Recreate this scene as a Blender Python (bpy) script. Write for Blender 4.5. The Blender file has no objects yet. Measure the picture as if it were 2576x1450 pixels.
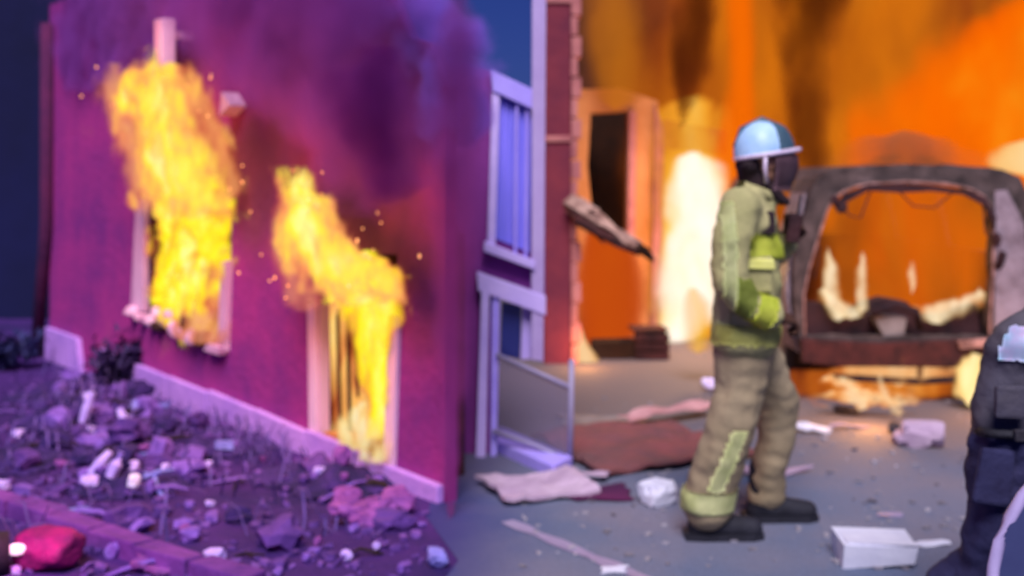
import bpy, bmesh, math, random
from mathutils import Vector, Matrix, noise as mnoise
from mathutils.geometry import tessellate_polygon

random.seed(7)
S = bpy.context.scene
COL = S.collection
R = math.radians

# ------------------------------------------------------------------ camera, sky, sun, exposure
F = 2762.0           # focal length in photo pixels (picture 2576 x 1450)
HY = 452.0           # horizon row
CAMZ = 1.6
cam = bpy.data.cameras.new('camera')
cam.sensor_width = 36.0
cam.lens = F / 2576 * 36.0
cam.shift_y = -(725 - HY) / 2576
cam.clip_start = 0.05
cam.clip_end = 600
cam.dof.use_dof = True
cam.dof.focus_distance = 2.1
cam.dof.aperture_fstop = 2.2
camo = bpy.data.objects.new('camera', cam)
camo.location = (0, 0, CAMZ)
camo.rotation_euler = (R(90), 0, 0)
COL.objects.link(camo)
S.camera = camo

SUN_EL, SUN_AZ = R(52), math.atan2(-0.05, -0.80)      # compass angle of the sun: behind the camera, high up
W = bpy.data.worlds.new('World')
S.world = W
W.use_nodes = True
nt = W.node_tree
bg = nt.nodes['Background']
sky = nt.nodes.new('ShaderNodeTexSky')
sky.sky_type = 'NISHITA'
sky.sun_disc = False
sky.sun_elevation = SUN_EL
sky.sun_rotation = SUN_AZ
tint = nt.nodes.new('ShaderNodeMix')
tint.data_type = 'RGBA'
tint.blend_type = 'MULTIPLY'
tint.inputs[0].default_value = 1.0
tint.inputs[7].default_value = (0.10, 0.15, 0.56, 1)
nt.links.new(sky.outputs[0], tint.inputs[6])
nt.links.new(tint.outputs[2], bg.inputs[0])
bg.inputs[1].default_value = 0.07

sun = bpy.data.lights.new('sun', 'SUN')
sun.energy = 4.7
sun.angle = R(30)
sun.color = (1.0, 0.93, 0.97)
suno = bpy.data.objects.new('sun', sun)
sd = Vector((-0.05 * math.cos(SUN_EL) / 0.8016, -0.80 * math.cos(SUN_EL) / 0.8016, math.sin(SUN_EL)))
suno.rotation_euler = sd.to_track_quat('Z', 'Y').to_euler()
suno.location = (-6, -6, 12)
COL.objects.link(suno)

S.view_settings.view_transform = 'Standard'
S.view_settings.look = 'None'
S.view_settings.gamma = 1
S.view_settings.exposure = 0
S.view_settings.use_curve_mapping = False
S.render.engine = 'CYCLES'
S.cycles.use_denoising = True
S.cycles.transparent_max_bounces = 24
S.cycles.max_bounces = 6
S.cycles.diffuse_bounces = 3
S.cycles.volume_bounces = 1
S.cycles.volume_step_rate = 0.7
S.cycles.sample_clamp_indirect = 4

# ------------------------------------------------------------------ pixel geometry
def gp(px, py, z=0.0):
    """point at height z seen at photo pixel (px, py)"""
    d = (CAMZ - z) * F / (py - HY)
    return Vector(((px - 1288) / F * d, d, z))

def at(px, py, d):
    return Vector(((px - 1288) / F * d, d, CAMZ - (py - HY) / F * d))

class Plane:
    """vertical plane: local x along it, local y away from the viewer, z up"""
    def __init__(s, p0, e):
        s.p0 = Vector((p0[0], p0[1], 0)); s.e = Vector((e[0], e[1], 0)).normalized()
        s.b = Vector((-s.e.y, s.e.x, 0))
        s.rz = math.atan2(s.e.y, s.e.x)
    def hit(s, px, py, off=0.0):
        """local (u, z) where the pixel's ray meets the plane moved 'off' towards the viewer"""
        o = s.p0 - s.b * off
        d = Vector(((px - 1288) / F, 1, -(py - HY) / F))
        c = Vector((0, 0, CAMZ))
        t = (o - c).dot(s.b) / d.dot(s.b)
        p = c + d * t
        return (p - s.p0).dot(s.e), p.z
    def world(s, u, z, off=0.0):
        return s.p0 + s.e * u - s.b * off + Vector((0, 0, z))

# ------------------------------------------------------------------ object helpers
def link(o, parent=None):
    COL.objects.link(o)
    if parent: o.parent = parent
    return o

def tag(o, label=None, cat=None, group=None, kind=None):
    if label: o['label'] = label
    if cat: o['category'] = cat
    if group: o['group'] = group
    if kind: o['kind'] = kind
    return o

def thing(name, label, cat, loc=(0, 0, 0), rz=0.0, group=None):
    o = bpy.data.objects.new(name, None)
    o.empty_display_size = 0.2
    o.location = loc; o.rotation_euler = (0, 0, rz)
    link(o)
    return tag(o, label, cat, group)

class MB:
    def __init__(s): s.bm = bmesh.new()
    def face(s, vs):
        try: return s.bm.faces.new(vs)
        except ValueError: return None
    def box(s, c, size, rot=None, jitter=0.0):
        m = Matrix.Translation(Vector(c))
        if rot is not None: m = m @ (rot if isinstance(rot, Matrix) else Matrix.Rotation(rot, 4, 'Z'))
        r = bmesh.ops.create_cube(s.bm, size=1, matrix=m @ Matrix.Diagonal((*size, 1)))
        if jitter:
            for v in r['verts']:
                v.co += Vector([random.uniform(-jitter, jitter) for _ in range(3)])
        return r['verts']
    def prism(s, outer, t0, t1, holes=(), f=None):
        """polygon in local x,z extruded in y from t0 to t1; optional holes"""
        f = f or (lambda x, z, y: Vector((x, y, z)))
        loops = [list(outer)] + [list(h) for h in holes]
        flat = [p for l in loops for p in l]
        tris = tessellate_polygon([[Vector((p[0], p[1], 0)) for p in l] for l in loops])
        a = [s.bm.verts.new(f(p[0], p[1], t0)) for p in flat]
        b = [s.bm.verts.new(f(p[0], p[1], t1)) for p in flat]
        for t in tris:
            s.face([a[i] for i in t]); s.face([b[i] for i in reversed(t)])
        k = 0
        for l in loops:
            n = len(l)
            for i in range(n):
                j = (i + 1) % n
                s.face([a[k + i], a[k + j], b[k + j], b[k + i]])
            k += n
        return s
    def tube(s, pts, rad, n=10, cap=True):
        pts = [Vector(p) for p in pts]
        rr = rad if isinstance(rad, (list, tuple)) else [rad] * len(pts)
        rings = []
        for i, p in enumerate(pts):
            d = (pts[min(i + 1, len(pts) - 1)] - pts[max(i - 1, 0)]).normalized()
            up = Vector((0, 0, 1)) if abs(d.z) < 0.9 else Vector((0, 1, 0))
            x = d.cross(up).normalized(); y = x.cross(d)
            rings.append([s.bm.verts.new(p + (x * math.cos(2 * math.pi * k / n) + y * math.sin(2 * math.pi * k / n)) * rr[i]) for k in range(n)])
        for a, b in zip(rings, rings[1:]):
            for k in range(n):
                s.face([a[k], a[(k + 1) % n], b[(k + 1) % n], b[k]])
        if cap:
            s.face(rings[0][::-1]); s.face(rings[-1])
        return s
    def ball(s, c, r, seg=16, rings=10):
        rx, ry, rz = r if isinstance(r, (tuple, list)) else (r, r, r)
        bmesh.ops.create_uvsphere(s.bm, u_segments=seg, v_segments=rings, radius=1,
                                  matrix=Matrix.Translation(Vector(c)) @ Matrix.Diagonal((rx, ry, rz, 1)))
        return s
    def chunk(s, c, size, rough=0.25, sub=2, seed=None):
        rnd = random.Random(seed if seed is not None else random.random())
        r = bmesh.ops.create_icosphere(s.bm, subdivisions=sub, radius=0.5)
        o = Vector([rnd.uniform(0, 50) for _ in range(3)])
        rot = Matrix.Rotation(rnd.uniform(0, 6.28), 3, 'Z') @ Matrix.Rotation(rnd.uniform(-.3, .3), 3, 'X')
        for v in r['verts']:
            k = 1 + rough * (mnoise.noise(v.co * 2.4 + o) * 1.6 + mnoise.noise(v.co * 6 + o) * 0.5)
            p = v.co * k
            for a in range(3): p[a] = max(-0.42, min(0.42, p[a])) / 0.84
            p = Vector((p.x * size[0], p.y * size[1], p.z * size[2]))
            v.co = rot @ p + Vector(c)
        return s
    def sheet(s, w, l, amp, th=0.012, n=7, seed=0, ragged=0.12, curl=0.0):
        """crumpled sheet lying on z=0 with real thickness"""
        rnd = random.Random(seed)
        off = Vector((rnd.uniform(0, 99), rnd.uniform(0, 99), 0))
        top, bot = [], []
        zs = []
        for j in range(n):
            for i in range(n):
                u, v = i / (n - 1) - .5, j / (n - 1) - .5
                e = 1 + ragged * mnoise.noise(Vector((u * 3, v * 3, 5)) + off) * 2
                x, y = u * w * e, v * l * e
                z = amp * (mnoise.noise(Vector((x * 5, y * 5, 0)) + off) + .5 * mnoise.noise(Vector((x * 14, y * 14, 3)) + off))
                z += curl * (abs(u) * 2) ** 2
                zs.append((x, y, z))
        zmin = min(z for _, _, z in zs)
        for x, y, z in zs:
            bot.append(s.bm.verts.new((x, y, z - zmin + .001)))
            top.append(s.bm.verts.new((x, y, z - zmin + th)))
        for j in range(n - 1):
            for i in range(n - 1):
                k = j * n + i
                s.face([top[k], top[k + 1], top[k + n + 1], top[k + n]])
                s.face([bot[k], bot[k + n], bot[k + n + 1], bot[k + 1]])
        edge = [i for i in range(n)] + [j * n + n - 1 for j in range(1, n)] + [(n - 1) * n + i for i in range(n - 2, -1, -1)] + [j * n for j in range(n - 2, 0, -1)]
        for a, b in zip(edge, edge[1:] + edge[:1]):
            s.face([top[a], bot[a], bot[b], top[b]])
        return s
    def build(s, name, mat, parent=None, smooth=False, loc=None, rz=None, bevel=0.0):
        bmesh.ops.recalc_face_normals(s.bm, faces=s.bm.faces[:])
        if bevel:
            bmesh.ops.bevel(s.bm, geom=[e for e in s.bm.edges if e.is_manifold and e.calc_face_angle(0) > 0.6], offset=bevel, segments=2, affect='EDGES', profile=0.6)
        me = bpy.data.meshes.new(name)
        s.bm.to_mesh(me); s.bm.free()
        if smooth:
            for p in me.polygons: p.use_smooth = True
        if mat: me.materials.append(mat)
        o = bpy.data.objects.new(name, me)
        if loc is not None: o.location = loc
        if rz is not None: o.rotation_euler = (0, 0, rz)
        return link(o, parent)

# ------------------------------------------------------------------ materials
def new_mat(name):
    m = bpy.data.materials.new(name); m.use_nodes = True
    return m, m.node_tree, m.node_tree.nodes['Principled BSDF']

def mat(name, c1, c2=None, scale=6.0, rough=0.75, bump=0.25, metal=0.0, detail=6, bscale=None, spec=0.3, c3=None, stretch=None):
    """noise-mottled surface with fine bump"""
    m, t, b = new_mat(name)
    N, L = t.nodes, t.links
    tc = N.new('ShaderNodeTexCoord')
    src = tc.outputs['Object']
    if stretch:
        mp = N.new('ShaderNodeMapping'); mp.inputs['Scale'].default_value = stretch
        L.new(src, mp.inputs[0]); src = mp.outputs[0]
    n1 = N.new('ShaderNodeTexNoise'); n1.inputs['Scale'].default_value = scale; n1.inputs['Detail'].default_value = detail
    n1.inputs['Roughness'].default_value = 0.65
    L.new(src, n1.inputs[0])
    r = N.new('ShaderNodeValToRGB')
    c2 = c2 or tuple(x * 0.6 for x in c1)
    r.color_ramp.elements[0].position = 0.34; r.color_ramp.elements[0].color = (*c2, 1)
    r.color_ramp.elements[1].position = 0.62; r.color_ramp.elements[1].color = (*c1, 1)
    if c3:
        e = r.color_ramp.elements.new(0.78); e.color = (*c3, 1)
    L.new(n1.outputs[0], r.inputs[0]); L.new(r.outputs[0], b.inputs['Base Color'])
    b.inputs['Roughness'].default_value = rough
    b.inputs['Metallic'].default_value = metal
    b.inputs['Specular IOR Level'].default_value = spec
    if bump:
        n2 = N.new('ShaderNodeTexNoise'); n2.inputs['Scale'].default_value = bscale or scale * 7; n2.inputs['Detail'].default_value = 5
        L.new(src, n2.inputs[0])
        bp = N.new('ShaderNodeBump'); bp.inputs['Strength'].default_value = bump; bp.inputs['Distance'].default_value = 0.02
        L.new(n2.outputs[0], bp.inputs['Height']); L.new(bp.outputs[0], b.inputs['Normal'])
    return m

def emit_mat(name, col, strength):
    m, t, b = new_mat(name)
    b.inputs['Base Color'].default_value = (*col, 1)
    b.inputs['Emission Color'].default_value = (*col, 1)
    b.inputs['Emission Strength'].default_value = strength
    return m

def glass_mat(name, col, alpha=0.35, rough=0.08):
    m, t, b = new_mat(name)
    N, L = t.nodes, t.links
    tr = N.new('ShaderNodeBsdfTransparent'); tr.inputs[0].default_value = (0.86, 0.86, 0.95, 1)
    b.inputs['Base Color'].default_value = (*col, 1); b.inputs['Roughness'].default_value = rough
    mx = N.new('ShaderNodeMixShader'); mx.inputs[0].default_value = alpha
    L.new(tr.outputs[0], mx.inputs[1]); L.new(b.outputs[0], mx.inputs[2])
    L.new(mx.outputs[0], N['Material Output'].inputs['Surface'])
    return m

M = {}
def stucco_mat():
    m = mat('magenta_stucco', (0.40, 0.027, 0.24), (0.19, 0.018, 0.21), 1.3, 0.9, 0.45, bscale=18, c3=(0.33, 0.085, 0.14))
    t = m.node_tree; N, L = t.nodes, t.links
    bs = N['Principled BSDF']; src = bs.inputs['Base Color'].links[0].from_socket
    tc = N.new('ShaderNodeTexCoord')
    n1 = N.new('ShaderNodeTexNoise'); n1.inputs['Scale'].default_value = 1.7; n1.inputs['Detail'].default_value = 6
    L.new(tc.outputs['Object'], n1.inputs[0])
    for (u, z, r, colr, amt) in SOOT:
        d = N.new('ShaderNodeVectorMath'); d.operation = 'SUBTRACT'; d.inputs[1].default_value = (u, 0, z); L.new(tc.outputs['Object'], d.inputs[0])
        ln = N.new('ShaderNodeVectorMath'); ln.operation = 'LENGTH'; L.new(d.outputs[0], ln.inputs[0])
        ma = N.new('ShaderNodeMath'); ma.operation = 'MULTIPLY_ADD'; ma.inputs[1].default_value = r * 1.1; L.new(n1.outputs[0], ma.inputs[0]); L.new(ln.outputs['Value'], ma.inputs[2])
        mr = N.new('ShaderNodeMapRange'); mr.interpolation_type = 'SMOOTHSTEP'
        mr.inputs['From Min'].default_value = r * .75; mr.inputs['From Max'].default_value = r * 1.75; mr.inputs['To Min'].default_value = amt; mr.inputs['To Max'].default_value = 0
        L.new(ma.outputs[0], mr.inputs['Value'])
        mx = N.new('ShaderNodeMix'); mx.data_type = 'RGBA'; mx.inputs[7].default_value = (*colr, 1)
        L.new(mr.outputs[0], mx.inputs[0]); L.new(src, mx.inputs[6]); src = mx.outputs[2]
    L.new(src, bs.inputs['Base Color'])
    return m
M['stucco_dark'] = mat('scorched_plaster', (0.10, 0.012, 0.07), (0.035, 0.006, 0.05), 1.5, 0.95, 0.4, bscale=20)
M['plinth'] = mat('lilac_stone', (0.56, 0.27, 0.84), (0.40, 0.19, 0.72), 3, 0.8, 0.35, bscale=30)
M['pink_paint'] = mat('pink_white_paint', (0.80, 0.48, 0.72), (0.58, 0.26, 0.48), 5, 0.6, 0.2, stretch=(1, 1, 0.2))
M['char'] = mat('charred_wood', (0.035, 0.014, 0.018), (0.012, 0.006, 0.012), 9, 0.9, 0.6)
M['char_red'] = mat('burnt_red_brown', (0.075, 0.018, 0.018), (0.02, 0.006, 0.008), 6, 0.85, 0.5)
M['soil'] = mat('violet_soil', (0.056, 0.012, 0.155), (0.018, 0.006, 0.085), 1.3, 0.9, 0.9, bscale=26, c3=(0.095, 0.018, 0.19))
M['navy_wall'] = mat('navy_render', (0.004, 0.005, 0.055), (0.002, 0.003, 0.032), 0.5, 0.9, 0.3)
M['navy_leaf'] = mat('blue_black_leaf', (0.03, 0.035, 0.16), (0.012, 0.012, 0.08), 4, 0.7, 0)
M['bush'] = mat('scorched_leaf', (0.045, 0.020, 0.12), (0.018, 0.008, 0.055), 7, 0.7, 0)
M['violet_pale'] = mat('pale_violet_debris', (0.60, 0.42, 0.96), (0.40, 0.25, 0.80), 9, 0.75, 0.3)
M['violet_mid'] = mat('violet_debris', (0.25, 0.11, 0.56), (0.10, 0.035, 0.28), 7, 0.8, 0.4)
M['violet_dull'] = mat('dull_violet_debris', (0.12, 0.04, 0.28), (0.06, 0.02, 0.17), 7, 0.85, 0.4)
M['violet_white'] = mat('lilac_white_debris', (0.86, 0.74, 1.0), (0.66, 0.50, 0.94), 9, 0.7, 0.2)
M['blue_pale'] = mat('blue_violet_debris', (0.26, 0.24, 0.74), (0.16, 0.13, 0.5), 7, 0.75, 0.3)
M['pink_debris'] = mat('pink_violet_debris', (0.30, 0.075, 0.38), (0.15, 0.03, 0.22), 7, 0.8, 0.4)
M['lavender'] = mat('lavender_paint', (0.43, 0.34, 0.93), (0.33, 0.25, 0.84), 2.5, 0.6, 0.1)
M['lavender_pale'] = mat('pale_lavender_paint', (0.60, 0.46, 0.90), (0.45, 0.34, 0.80), 2.5, 0.6, 0.15)
M['annex'] = mat('purple_render', (0.23, 0.035, 0.26), (0.16, 0.025, 0.20), 1.6, 0.9, 0.3)
M['curtain'] = mat('lavender_curtain', (0.27, 0.23, 0.86), (0.17, 0.17, 0.70), 3, 0.8, 0.1, stretch=(6, 6, 0.3))
M['blue_dark'] = mat('dark_blue_pane', (0.03, 0.04, 0.22), (0.015, 0.018, 0.13), 3, 0.25, 0.05, spec=0.5)
M['post_pale'] = mat('mauve_post', (0.47, 0.36, 0.66), (0.38, 0.27, 0.56), 2, 0.7, 0.15)
M['rail'] = mat('grey_mauve_metal', (0.30, 0.26, 0.42), (0.22, 0.18, 0.32), 4, 0.45, 0.05, spec=0.5)
M['brick'] = mat('dark_red_brick', (0.22, 0.030, 0.05), (0.13, 0.018, 0.045), 2.2, 0.85, 0.4, bscale=14)
M['quoin'] = mat('pink_quoin', (0.55, 0.20, 0.19), (0.36, 0.11, 0.12), 4, 0.8, 0.35)
M['peach'] = mat('peach_render', (0.62, 0.25, 0.09), (0.45, 0.15, 0.04), 1.5, 0.85, 0.3)
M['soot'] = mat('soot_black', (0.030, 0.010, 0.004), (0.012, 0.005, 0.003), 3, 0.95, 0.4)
M['soot_brown'] = mat('sooty_brown', (0.12, 0.035, 0.012), (0.05, 0.015, 0.008), 1.2, 0.95, 0.4)
M['van'] = mat('scorched_van_metal', (0.12, 0.082, 0.078), (0.03, 0.02, 0.02), 6.0, 0.7, 0.6, metal=0.1, c3=(0.30, 0.20, 0.20))
M['van_pale'] = mat('lilac_grey_panel', (0.36, 0.27, 0.32), (0.16, 0.11, 0.13), 4, 0.65, 0.5)
M['van_dark'] = mat('burnt_trim', (0.055, 0.018, 0.022), (0.02, 0.008, 0.012), 6, 0.85, 0.5)
M['van_edge'] = mat('melted_pink_edge', (0.52, 0.27, 0.24), (0.12, 0.05, 0.04), 14, 0.7, 0.4)
M['plate'] = mat('grey_plate', (0.24, 0.21, 0.22), (0.15, 0.125, 0.13), 8, 0.6, 0.2)
M['rubber'] = mat('black_rubber', (0.018, 0.018, 0.03), (0.010, 0.010, 0.018), 12, 0.75, 0.3)
M['coat'] = mat('olive_turnout_cloth', (0.46, 0.42, 0.20), (0.29, 0.28, 0.12), 3.5, 0.85, 0.5, bscale=16)
M['trouser'] = mat('tan_olive_cloth', (0.36, 0.285, 0.18), (0.23, 0.18, 0.11), 3.0, 0.88, 0.5, bscale=14)
M['lime'] = mat('lime_band', (0.78, 0.84, 0.12), (0.62, 0.72, 0.07), 10, 0.6, 0.1)
M['pale_lime'] = mat('pale_lime_band', (0.78, 0.80, 0.42), (0.62, 0.68, 0.28), 10, 0.6, 0.1)
M['silver'] = mat('silver_yellow_band', (0.80, 0.80, 0.26), (0.66, 0.66, 0.16), 10, 0.5, 0.1)
M['helmet'] = mat('sky_blue_helmet', (0.46, 0.68, 0.95), (0.26, 0.46, 0.76), 5, 0.45, 0.15, spec=0.5)
M['helmet_rim'] = mat('lilac_helmet_rim', (0.78, 0.66, 0.82), (0.62, 0.50, 0.70), 8, 0.4, 0.05, spec=0.5)
M['helmet_dark'] = mat('teal_helmet_shell', (0.06, 0.12, 0.17), (0.04, 0.07, 0.10), 5, 0.35, 0.0, spec=0.5)
M['visor'] = mat('smoky_visor', (0.17, 0.10, 0.125), (0.11, 0.06, 0.08), 5, 0.18, 0.0, spec=0.5)
M['hood'] = mat('dark_neck_guard', (0.03, 0.014, 0.02), (0.015, 0.008, 0.012), 8, 0.85, 0.3)
M['glove'] = mat('dark_brown_glove', (0.085, 0.035, 0.02), (0.04, 0.016, 0.012), 12, 0.8, 0.4)
M['skin'] = mat('skin', (0.48, 0.25, 0.17), (0.42, 0.20, 0.13), 10, 0.55, 0.05)
M['navy_cloth'] = mat('navy_trouser_cloth', (0.030, 0.031, 0.10), (0.016, 0.014, 0.055), 4, 0.85, 0.5, bscale=18)
M['grey_cloth'] = mat('charcoal_jacket_cloth', (0.088, 0.078, 0.098), (0.05, 0.046, 0.08), 3, 0.85, 0.5, bscale=18)
M['reflect'] = mat('ice_blue_reflective', (0.50, 0.78, 1.0), (0.80, 0.62, 0.95), 9, 0.4, 0.05)
M['panel_blue'] = mat('slate_blue_shield', (0.05, 0.06, 0.17), (0.035, 0.042, 0.13), 2.5, 0.35, 0.05, spec=0.5)
M['rim_pale'] = mat('lilac_rim', (0.46, 0.38, 0.66), (0.34, 0.28, 0.52), 6, 0.45, 0.05)
M['paper'] = mat('white_paper', (0.66, 0.66, 0.80), (0.54, 0.54, 0.70), 6, 0.8, 0.15)
M['card'] = mat('mauve_cardboard', (0.50, 0.37, 0.50), (0.38, 0.26, 0.40), 4, 0.85, 0.25)
M['red_cloth'] = mat('dusty_red_cloth', (0.22, 0.065, 0.07), (0.12, 0.055, 0.065), 3, 0.9, 0.4)
M['pink_cloth'] = mat('pale_pink_cloth', (0.55, 0.30, 0.32), (0.40, 0.18, 0.20), 4, 0.9, 0.3)
M['dark_scrap'] = mat('dark_scrap', (0.04, 0.035, 0.05), (0.02, 0.018, 0.03), 6, 0.8, 0.4)
M['beam'] = mat('ashen_beam', (0.52, 0.33, 0.27), (0.13, 0.05, 0.04), 9, 0.85, 0.4)
M['red_lens'] = mat('red_lens', (0.30, 0.010, 0.14), (0.13, 0.006, 0.09), 9, 0.6, 0.5, spec=0.2)

# ------------------------------------------------------------------ fire and smoke: bodies of glowing gas / soot
def body_field(t, rows, Wd, H, depth, warp, wscale, k, nscale, stretch, wdetail=4):
    """nodes for t2 = 1 - r + noise, r = distance from the spine / half width at that height"""
    N, L = t.nodes, t.links
    def math_(op, a, b=None):
        n = N.new('ShaderNodeMath'); n.operation = op
        for i, v in enumerate((a, b)):
            if v is None: continue
            if isinstance(v, (int, float)): n.inputs[i].default_value = v
            else: L.new(v, n.inputs[i])
        return n.outputs[0]
    tc = N.new('ShaderNodeTexCoord')
    mp = N.new('ShaderNodeMapping'); mp.inputs['Scale'].default_value = (1, 1, stretch)
    L.new(tc.outputs['Object'], mp.inputs[0])
    n1 = N.new('ShaderNodeTexNoise'); n1.inputs['Scale'].default_value = wscale; n1.inputs['Detail'].default_value = wdetail; n1.inputs['Roughness'].default_value = .6
    L.new(mp.outputs[0], n1.inputs[0])
    sb = N.new('ShaderNodeVectorMath'); sb.operation = 'SUBTRACT'; sb.inputs[1].default_value = (.5, .5, .5)
    L.new(n1.outputs['Color'], sb.inputs[0])
    sc = N.new('ShaderNodeVectorMath'); sc.operation = 'SCALE'; sc.inputs['Scale'].default_value = warp
    L.new(sb.outputs[0], sc.inputs[0])
    ad = N.new('ShaderNodeVectorMath'); ad.operation = 'ADD'
    L.new(tc.outputs['Object'], ad.inputs[0]); L.new(sc.outputs[0], ad.inputs[1])
    sx = N.new('ShaderNodeSeparateXYZ'); L.new(ad.outputs[0], sx.inputs[0])
    f = math_('DIVIDE', sx.outputs[2], H)
    rp = N.new('ShaderNodeValToRGB'); el = rp.color_ramp.elements
    while len(el) > 1: el.remove(el[-1])
    for i, (z, c, h, y) in enumerate(rows):
        e = el[0] if i == 0 else el.new(min(1.0, max(0.0, z / H)))
        e.position = min(1.0, max(0.0, z / H))
        e.color = (c / Wd * .5 + .5, h / Wd, y / Wd * .5 + .5, 1)
    L.new(f, rp.inputs[0])
    sr = N.new('ShaderNodeSeparateColor'); L.new(rp.outputs[0], sr.inputs[0])
    c = math_('MULTIPLY', math_('SUBTRACT', sr.outputs[0], .5), 2 * Wd)
    h = math_('MAXIMUM', math_('MULTIPLY', sr.outputs[1], Wd), 0.004)
    cy = math_('MULTIPLY', math_('SUBTRACT', sr.outputs[2], .5), 2 * Wd)
    q = math_('DIVIDE', math_('SUBTRACT', sx.outputs[0], c), h)
    d = math_('DIVIDE', math_('SUBTRACT', sx.outputs[1], cy), depth)
    r = math_('SQRT', math_('ADD', math_('MULTIPLY', q, q), math_('MULTIPLY', d, d)))
    n2 = N.new('ShaderNodeTexNoise'); n2.inputs['Scale'].default_value = nscale; n2.inputs['Detail'].default_value = 4
    L.new(mp.outputs[0], n2.inputs[0])
    t2 = math_('ADD', math_('SUBTRACT', 1.0, r), math_('MULTIPLY', math_('SUBTRACT', n2.outputs[0], .5), k))
    return t2, n2.outputs[0], math_

def gas_hull(name, rows, depth, m, loc, rz, grow=1.18, parent=None):
    b = MB(); n = 14; rings = []
    for z, c, h, y in rows:
        rings.append([b.bm.verts.new((c + (h * grow + .03) * math.cos(2 * math.pi * k / n), y + (depth * grow) * math.sin(2 * math.pi * k / n), z)) for k in range(n)])
    for a, e in zip(rings, rings[1:]):
        for k in range(n): b.face([a[k], a[(k + 1) % n], e[(k + 1) % n], e[k]])
    b.face(rings[0][::-1]); b.face(rings[-1])
    return b.build(name, m, parent, loc=loc, rz=rz)

def local_rows(pl, pix, off, padk=1.0):
    """photo rows (py, px_left, px_right[, off]) -> rows in the body's own frame"""
    out = []
    for r in pix:
        py, a, b_ = r[:3]; o = r[3] if len(r) > 3 else off
        u0, z0 = pl.hit(a, py, o); u1, z1 = pl.hit(b_, py, o)
        out.append([(z0 + z1) / 2, (u0 + u1) / 2, abs(u1 - u0) / 2, -o])
    out.sort(key=lambda q: q[0])
    z0, c0, y0 = out[0][0], (min(q[1] for q in out) + max(q[1] for q in out)) / 2, out[0][3]
    H = out[-1][0] - out[0][0]; pad = min(.35, max(.05, .10 * H)) * padk
    out = [[out[0][0] - pad, out[0][1], 0.0, out[0][3]]] + out + [[out[-1][0] + pad * 1.3, out[-1][1], 0.0, out[-1][3]]]
    z0 = out[0][0]
    rows = [(q[0] - z0, q[1] - c0, q[2], q[3] - y0) for q in out]
    loc = pl.world(c0, z0, -y0)
    return rows, loc

def to_output(t, vol, hint=(1, .5, .1)):
    N, L = t.nodes, t.links
    N.remove(N['Principled BSDF'])
    tr = N.new('ShaderNodeBsdfTransparent')
    em = N.new('ShaderNodeEmission'); em.inputs[0].default_value = (*hint, 1); em.inputs[1].default_value = 0.0
    mx = N.new('ShaderNodeAddShader')
    L.new(tr.outputs[0], mx.inputs[0]); L.new(em.outputs[0], mx.inputs[1])
    L.new(mx.outputs[0], N['Material Output'].inputs['Surface'])
    L.new(vol, N['Material Output'].inputs['Volume'])

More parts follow.
